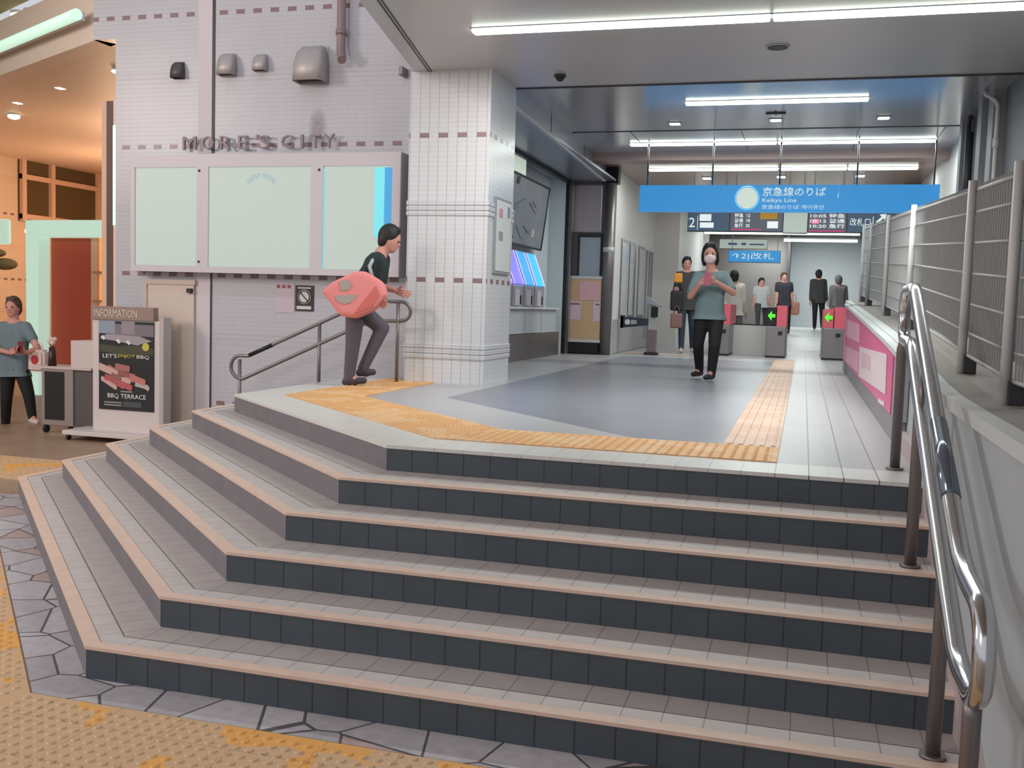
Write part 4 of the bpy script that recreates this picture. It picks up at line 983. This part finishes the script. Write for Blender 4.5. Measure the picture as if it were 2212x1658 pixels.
def hand_parts(wr, d, side, curl, s=1.0):
    """palm, four fingers and a thumb; d = pointing direction, side = across the knuckles towards the thumb"""
    d = Vector(d).normalized(); side = Vector(side); side = (side-d*side.dot(d)).normalized(); n = d.cross(side)
    P = []; wr = Vector(wr)
    for k in (-1, 0, 1): P.append(('c', wr+d*.012*s+side*k*.018*s, .015*s, wr+d*.085*s+side*k*.026*s, .0125*s))
    for k, ln in enumerate((.068, .078, .073, .058)):
        b0 = wr+d*.088*s+side*(.030-.021*k)*s; a1, a2, a3 = curl*.6, curl*1.3, curl*1.9
        e1 = b0+(d*math.cos(a1)+n*math.sin(a1))*ln*.45*s; e2 = e1+(d*math.cos(a2)+n*math.sin(a2))*ln*.32*s; e3 = e2+(d*math.cos(a3)+n*math.sin(a3))*ln*.25*s
        P += [('c', b0, .0092*s, e1, .0085*s), ('c', e1, .0085*s, e2, .0078*s), ('c', e2, .0078*s, e3, .0068*s)]
    t0 = wr+d*.028*s+side*.030*s; t1 = t0+(d*.6+side*.65+n*.35).normalized()*.038*s; t2 = t1+(d*.85+side*.2+n*.5).normalized()*.030*s
    P += [('c', t0, .012*s, t1, .0100*s), ('c', t1, .0100*s, t2, .0085*s)]
    return P
SKIN = mat('skin', (206, 150, 136), .6); SKIN2 = mat('skin_tan', (196, 140, 122), .6)
def person(label, D, J, shirt, trousers, shoes, hair, skin=SKIN, face=(0, 0, 0), hem=.0, sleeve=.55, vox=.016, mask=False, long_sleeve=False, bulk=1.0, short=False, hands=True, curl=.7, bob=False):
    """J: joint name -> (px, py, dv)"""
    Q = {k: pw(v[0], v[1], D, v[2] if len(v) > 2 else 0) for k, v in J.items()}
    gx = (Q['toeL']+Q['toeR'])/2; root = thing('person', label, 'person', None, (gx.x, gx.y, min(Q['toeL'].z, Q['toeR'].z)-.02))
    off = -Vector(root.location)
    for k in Q: Q[k] = Q[k]+off
    f = Vector(face).normalized()
    sh = (Q['shL']+Q['shR'])/2; hp = (Q['hipL']+Q['hipR'])/2; s_ = (Q['shR']-Q['shL']).normalized(); sh_w = (Q['shR']-Q['shL']).length
    spine = (sh-hp).normalized(); hd = Q['head']; nk = sh+spine*.05
    hup = (hd-nk).normalized(); hup = (hup+Vector((0, 0, .8))).normalized(); R_ = frame(hup, f); fd = R_ @ Vector((1, 0, 0)); sd_ = R_ @ Vector((0, 1, 0))
    hd = hd-hup*.0
    P = [('e', hd, (.098, .082, .122), R_), ('e', hd+fd*.030-hup*.065, (.062, .056, .062), R_), ('c', hd+fd*.088-hup*.005, .011, hd+fd*.104-hup*.030, .013),
         ('e', hd+sd_*.078-hup*.01, (.016, .010, .028), R_), ('e', hd-sd_*.078-hup*.01, (.016, .010, .028), R_), ('c', hd-hup*.05-fd*.01, .054, nk-fd*.01, .062), ('c', nk, .058, nk-spine*.05+s_*.10, .05), ('c', nk, .058, nk-spine*.05-s_*.10, .05)]
    T = []
    for k in (-1, 0, 1):
        T += [('c', sh+s_*k*sh_w*.30-spine*.05, .088*bulk, (sh+hp)/2+s_*k*.065, .088*bulk), ('c', (sh+hp)/2+s_*k*.065, .088*bulk, hp+s_*k*.075, .092*bulk)]
    P += T
    for q in 'LR':
        P += [('c', Q['sh'+q], .056, Q['el'+q], .040), ('c', Q['el'+q], .040, Q['wr'+q], .026), ('c', nk, .05, Q['sh'+q], .056),
              ('c', Q['hip'+q], .082, Q['kn'+q], .054), ('c', Q['kn'+q], .054, Q['an'+q], .036), ('c', Q['an'+q], .036, Q['toe'+q]*.6+Q['an'+q]*.4-Vector((0, 0, .02)), .03)]
    ex = []
    if hands:
        for q in 'LR':
            d = Q['hd'+q]-Q['wr'+q] if 'hd'+q in Q else Q['wr'+q]-Q['el'+q]
            ex.append(solid(None, hand_parts(Q['wr'+q], d, Vector((0, 0, 1)) if abs(d.normalized().z) < .8 else f, curl*(1 if q == 'L' else -1)), None, .005, None, 1))
    body = solid('body', P, skin, vox, root, 2, ex)
    # clothes
    g = .014*bulk
    Sh = [('c', a[1], a[2]+g, a[3], a[4]+g) for a in T]
    low = hp-spine*hem
    for k in (-1, 0, 1): Sh.append(('c', hp+s_*k*.07, .104*bulk, low-spine*.06+s_*k*.085, .122*bulk))
    for q in 'LR':
        e = Q['el'+q]; a = Q['sh'+q]
        Sh.append(('c', nk-spine*.02, .055, a, .068))
        if long_sleeve: Sh += [('c', a, .070, e, .056), ('c', e, .056, e+(Q['wr'+q]-e)*.93, .040)]
        else: Sh.append(('c', a, .070, a+(e-a)*sleeve, .064))
    solid('shirt', Sh, shirt, vox, root, 2, cut=(low-spine*.05, -spine))
    Tr = [('c', hp+s_*.06, .103*bulk, hp-s_*.06, .103*bulk)]
    for q in 'LR':
        kn, an = Q['kn'+q], Q['an'+q]
        Tr.append(('c', Q['hip'+q], .096, kn, .070))
        if not short: Tr.append(('c', kn, .070, kn+(an-kn)*1.0-Vector((0, 0, .015)), .052))
        else: Tr.append(('c', kn, .070, kn+(an-kn)*.12, .068))
    solid('trousers', Tr, trousers, vox, root, 2)
    for q in 'LR':
        an, to = Q['an'+q], Q['toe'+q]; d = to-an; d.z = 0; d = d.normalized() if d.length > .02 else f
        heel = Vector((an.x, an.y, min(an.z-.055, to.z+.04)))-d*.03
        solid('shoe', [('c', heel, .040, to+d*.0+Vector((0, 0, .012)), .032), ('c', an+Vector((0, 0, -.01)), .042, heel+d*.06, .044)], shoes, min(vox, .014), root, 1)
    HP = [] if not bob else [('e', hd-fd*.022+sd_*k*.070-hup*.035, (.062, .036, .105), R_) for k in (-1, 1)]+[('c', hd-fd*.05-hup*.02, .07, hd-fd*.055-hup*.09, .062)]
    solid('hair', HP+[('e', hd+hup*.032-fd*.022, (.106, .096, .118), R_), ('e', hd-fd*.048-hup*.015, (.068, .088, .095), R_), ('c', hd+hup*.105+fd*.048-sd_*.03, .030, hd+hup*.105+fd*.048+sd_*.04, .030)], hair, min(vox, .012), root, 1)
    for k in (-1, 1): B().ball(hd+fd*.089+sd_*k*.034+hup*.0, .010, 8).build('eye', M_black, root)
    if mask: solid('face_mask', [('e', hd+fd*.052-hup*.058, (.062, .072, .060), R_), ('e', hd+fd*.066-hup*.045, (.052, .046, .052), R_)], mat('white_mask', (226, 214, 214), .7), .010, root, 1)
    else: B().tube([hd+fd*.083-hup*.062-sd_*.022, hd+fd*.088-hup*.064, hd+fd*.083-hup*.062+sd_*.022], .005, 6).build('mouth', mat('lip', (160, 90, 84), .6), root)
    return root, {k: Q[k]-off for k in Q}
HB = mat('black_hair', (30, 28, 30), .6); HBr = mat('brown_hair', (88, 66, 54), .6)
toCam = -fw
# person in the middle of the hall
D1 = depth(1527, 821, .004)
r1, q1_ = person('person in a grey-green T-shirt and white mask looking at a phone while walking', D1, dict(
    head=(1534, 549), shL=(1509, 597), shR=(1563, 597), elL=(1491, 640, -.10), elR=(1584, 632, -.10), wrL=(1513, 612, -.27), wrR=(1545, 608, -.27), hdL=(1523, 606, -.30), hdR=(1534, 604, -.32),
    hipL=(1517, 682), hipR=(1548, 682), knL=(1508, 742, .05), knR=(1543, 748, -.12), anL=(1511, 795, .32), anR=(1537, 802, -.05), toeL=(1497, 810, .20), toeR=(1524, 817, -.20)),
    mat('teal_grey_shirt', (112, 134, 138), .8, noise=.08), mat('black_trousers', (24, 24, 26), .8), mat('black_shoe', (34, 34, 38), .5), HB, face=(toCam.x-.2, toCam.y, -.35), hem=.0, sleeve=.75, vox=.013, mask=True, bob=True)
p = pw(1529, 602, D1, -.36); t = thing('smartphone', 'dark phone held up by the person in the grey-green T-shirt', 'phone', None, tuple(p))
B().box(-.037, .037, -.005, .005, -.075, .075, .004).build('phone_body', mat('pink_phone_case', (190, 90, 120), .4), t)
# person climbing at the left handrail
D2 = depth(757, 833, .004)
fr_ = rt+Vector((0, 0, -.25))
r2, q2_ = person('person in a dark T-shirt leaning forward as they climb beside the left handrail', D2, dict(
    head=(843, 517), shL=(810, 560, -.17), shR=(828, 560, .17), elL=(776, 612, -.20), elR=(822, 618, .22), wrL=(812, 642, -.22), wrR=(856, 628, .15),
    hipL=(768, 668, -.08), hipR=(776, 668, .08), knL=(762, 745, -.06), knR=(826, 708, .08), anL=(754, 812, -.02), anR=(784, 792, .10), toeL=(786, 824, -.02), toeR=(806, 806, .14)),
    mat('dark_green_shirt', (36, 48, 50), .8), mat('grey_trousers', (92, 86, 98), .8), mat('dark_shoe', (66, 58, 70), .6), HB, face=(fr_.x, fr_.y, fr_.z), hem=.02, sleeve=.8, vox=.013)
bg = thing('shoulder_bag', 'big salmon pink bag with grey patches slung behind the climbing person', 'bag', None, tuple(pw(758, 634, D2, -.34)))
M_bag = mat('salmon_bag', (232, 142, 140), .75, noise=.06, nscale=5)
bb = B(); pts = [(-64, -6), (-48, 14), (-24, 46), (8, 50), (50, 30), (74, 2), (66, -26), (30, -48), (8, -48), (-40, -26)]
ks = D2/F
body_ = B().poly([tuple(rt*x*ks-up*y*ks) for x, y in pts], tuple(fw*.24))
bm_ = body_.bm; me_ = bpy.data.meshes.new('bag_body'); bmesh.ops.recalc_face_normals(bm_, faces=bm_.faces); bm_.to_mesh(me_); bm_.free()
ob_ = bpy.data.objects.new('bag_body', me_); C.objects.link(ob_)
md = ob_.modifiers.new('r', 'REMESH'); md.mode = 'VOXEL'; md.voxel_size = .014; md.use_smooth_shade = True
md = ob_.modifiers.new('s', 'SMOOTH'); md.iterations = 24; md.factor = .9
bpy.context.evaluated_depsgraph_get().update()
me2 = bpy.data.meshes.new_from_object(ob_.evaluated_get(bpy.context.evaluated_depsgraph_get())); bpy.data.objects.remove(ob_)
me2.materials.clear(); link('bag_body', me2, M_bag, bg)
def patch(name, pts, m, dz=.006): B().poly([tuple(rt*x*ks-up*y*ks-fw*dz) for x, y in pts], tuple(fw*.012)).build(name, m, bg)
gp = mat('bag_patch', (168, 160, 154), .7)
def patch(name, pts, m, dz=.006): B().poly([tuple(rt*x*ks-up*y*ks-fw*dz) for x, y in pts], tuple(fw*.02)).build(name, m, bg)
patch('grey_patch', [(-24, -26), (-6, -30), (2, -16), (-4, -8), (-20, -6)], gp); patch('grey_patch', [(-34, 4), (14, 2), (2, 18), (-14, 22), (-28, 16)], gp)
patch('dark_flap', [(6, 42), (44, 26), (60, 4), (52, -16), (30, 10)], mat('deep_salmon', (206, 108, 104), .75))
B().tube([tuple(pw(805, 600, D2, -.28)-pw(758, 634, D2, -.34)), tuple(pw(798, 575, D2, -.27)-pw(758, 634, D2, -.34)), tuple(pw(810, 552, D2, -.20)-pw(758, 634, D2, -.34)), tuple(pw(820, 556, D2, .0)-pw(758, 634, D2, -.34))], .018, 8).build('strap', mat('pale_strap', (170, 176, 182), .7), bg)
# person at the far left on the street
D3 = depth(66, 918, GZ)
person('person in a grey T-shirt walking on the street at the left edge of the photo', D3, dict(
    head=(28, 664), shL=(4, 706), shR=(56, 706), elL=(-14, 752, -.1), elR=(82, 752, -.1), wrL=(22, 762, -.26), wrR=(54, 762, -.26), hdL=(34, 756, -.30), hdR=(42, 756, -.32),
    hipL=(18, 798), hipR=(46, 798), knL=(14, 860, .0), knR=(62, 852, -.05), anL=(12, 915, .1), anR=(70, 898, -.05), toeL=(2, 925, .0), toeR=(80, 914, -.15)),
    mat('street_grey_shirt', (112, 130, 138), .8), mat('black_trousers', (24, 24, 26), .8), mat('white_shoe', (216, 200, 194), .6), HBr, face=(toCam.x, toCam.y, -.3), hem=.04, vox=.013)
p = pw(44, 750, D3, -.36); t = thing('smartphone', 'dark red phone held by the person at the left edge', 'phone', None, tuple(p))
B().box(-.037, .037, -.005, .005, -.07, .07, .004).build('phone_body', mat('dark_red_case', (120, 40, 44), .4), t)
p = pw(84, 776, D3, -.12); bg = thing('shopping_bag', 'white bag with a red mark carried by the person at the left edge', 'bag', None, tuple(p))
b_ = B().box(-.12, .12, -.07, .07, -.15, .12); bmesh.ops.bevel(b_.bm, geom=list(b_.bm.edges), offset=.03, segments=3, affect='EDGES'); b_.build('bag_body', mat('white_bag', (226, 206, 200), .6), bg)
B().ball((.0, -.068, .0), .06, 12, (1, .15, 1)).build('red_mark', mat('red_mark', (206, 60, 70), .5), bg)
B().tube([(-.06, 0, .11), (-.04, 0, .2), (.04, 0, .2), (.06, 0, .11)], .008, 6).build('handle', mat('white_bag', (226, 206, 200), .6), bg)
# background people
def walker(label, px, z, head_y, foot_y, Y, shirt, trousers, hair, away=False, wpx=None, stride=.12, long_sleeve=False, arms=.0, shoes=None):
    D = (Vector((on(px, 640, 1, Y).x, Y, z))-CAM).dot(fw); k = F/D
    g = 678-.031*(1736-px)+(CAM.z-z)*k     # ground line of this spot in the photo
    top = head_y; Hh = (g-top)/k            # body height
    Yp = lambda fr: g-Hh*k*fr
    sx = k*.168; sgn = 1
    J = dict(head=(px, Yp(.93)), shL=(px-sx, Yp(.815)), shR=(px+sx, Yp(.815)), elL=(px-sx*1.2, Yp(.63), .0), elR=(px+sx*1.2, Yp(.63), .0), wrL=(px-sx*1.35, Yp(.49), -arms), wrR=(px+sx*1.4, Yp(.49), arms),
             hipL=(px-k*.09, Yp(.50)), hipR=(px+k*.09, Yp(.50)), knL=(px-k*.10, Yp(.28), -stride*.8), knR=(px+k*.10, Yp(.28), stride*.3), anL=(px-k*.11, Yp(.055), -stride), anR=(px+k*.10, Yp(.06), stride*1.6),
             toeL=(px-k*.12, Yp(.022), -stride+(.13 if away else -.13)), toeR=(px+k*.11, Yp(.022), stride*1.6+(.13 if away else -.13)))
    fc = fw if away else toCam
    return person(label, D, J, shirt, trousers, shoes or mat('black_shoe', (34, 34, 38), .5), hair, face=(fc.x, fc.y, 0), vox=.02, long_sleeve=long_sleeve, hem=.05, curl=.4)
walker('person with an orange pouch half hidden behind the masked person, white sneakers', 1484, .004, 555, 762, 14.0, mat('charcoal_shirt', (66, 64, 66), .8), mat('blue_jeans', (52, 62, 76), .8), HB, shoes=mat('white_shoe', (216, 200, 194), .6), arms=.05)
Dq = (Vector((on(1465, 640, 1, 13.8).x, 13.8, 1))-CAM).dot(fw)
p = pw(1465, 600, Dq, -.12); tag(B().box(p.x-.08, p.x+.08, p.y-.04, p.y+.04, p.z-.09, p.z+.09, .03).build('pouch', mat('orange_pouch', (226, 150, 60), .6)), 'small orange pouch worn by the half hidden person', 'bag')
p = pw(1462, 648, Dq, .0); q_ = thing('shoulder_bag', 'black bag hanging at the side of the half hidden person', 'bag', None, tuple(p))
B().box(-.12, .12, -.06, .06, -.20, .18, .04).build('bag_body', mat('black_bag', (44, 42, 44), .7), q_); B().tube([(-.08, 0, .17), (-.02, 0, .5), (.08, 0, .17)], .012, 6).build('strap', mat('black_bag', (44, 42, 44), .7), q_)
p = pw(1461, 690, Dq, -.05); q_ = thing('tote_bag', 'brown tote bag held low beside the half hidden person', 'bag', None, tuple(p))
B().box(-.11, .11, -.05, .05, -.16, .12, .03).build('bag_body', mat('brown_bag', (140, 104, 98), .7), q_); B().tube([(-.06, 0, .11), (-.03, 0, .25), (.03, 0, .25), (.06, 0, .11)], .009, 6).build('handle', mat('brown_bag', (140, 104, 98), .7), q_)
walker('person in a loose white shirt just behind the low partition', 1586, .004, 586, 760, 16.2, mat('cream_shirt', (214, 208, 200), .8), mat('grey_slacks', (120, 118, 122), .8), HB, away=True, arms=.1, long_sleeve=True)
def rz(y): return .404 if y > 24 else (0 if y < 18.5 else (y-18.5)*.42/5.5+.004)
walker('distant person in a white and grey top left of the middle gate', 1645, rz(23.2), 603, 0, 23.2, mat('white_grey_top', (186, 186, 188), .8), mat('dark_slacks', (60, 60, 64), .8), HB, stride=.3)
walker('distant person in a dark top beyond the middle ticket gate', 1694, rz(22.3), 590, 0, 22.3, mat('navy_top', (46, 46, 56), .8), mat('black_trousers', (24, 24, 26), .8), HBr)
p = pw(1713, 664, 27.05); q_ = thing('tote_bag', 'peach tote bag carried by the distant person beyond the middle gate', 'bag', None, tuple(p))
B().box(-.17, .17, -.07, .07, -.2, .16, .05).build('bag_body', mat('peach_bag', (206, 146, 126), .7), q_); B().tube([(-.08, 0, .15), (-.04, 0, .34), (.04, 0, .34), (.08, 0, .15)], .012, 6).build('handle', mat('peach_bag', (206, 146, 126), .7), q_)
walker('distant person in a dark hooded coat and black trousers, seen from behind', 1768, rz(23.9), 584, 0, 23.9, mat('dark_coat', (66, 68, 68), .8), mat('black_trousers', (24, 24, 26), .8), HB, away=True, long_sleeve=True)
walker('distant person in a grey top above the right ticket gate', 1811, rz(22.0), 597, 0, 22.0, mat('grey_top', (112, 108, 112), .8), mat('dark_slacks', (60, 60, 64), .8), mat('grey_hair', (96, 94, 96), .7), away=True, long_sleeve=True)
# added ceiling lights, each with a fill light, to brighten the far hall
for y in (16.2, 21.0, 26.0):
    t = thing('ceiling_light', {16.2: 'added ceiling light just behind the departure boards', 21.0: 'added ceiling light over the ramp beyond the gates', 26.0: 'added ceiling light in front of the far back wall'}[y], 'ceiling light', None, (1.6, y, 3.22 if y < 17.5 else 3.245))
    box('diffuser', M_tube, -1.2, 1.2, -.07, .07, -.03, 0, t, .01)
    lamp('hall_fill', 'AREA', (1.6, y, 3.19), {16.2: 95, 21.0: 75, 26.0: 150}[y], (.95, 1, .98), 2.4, (1.6, y, 0), .14)
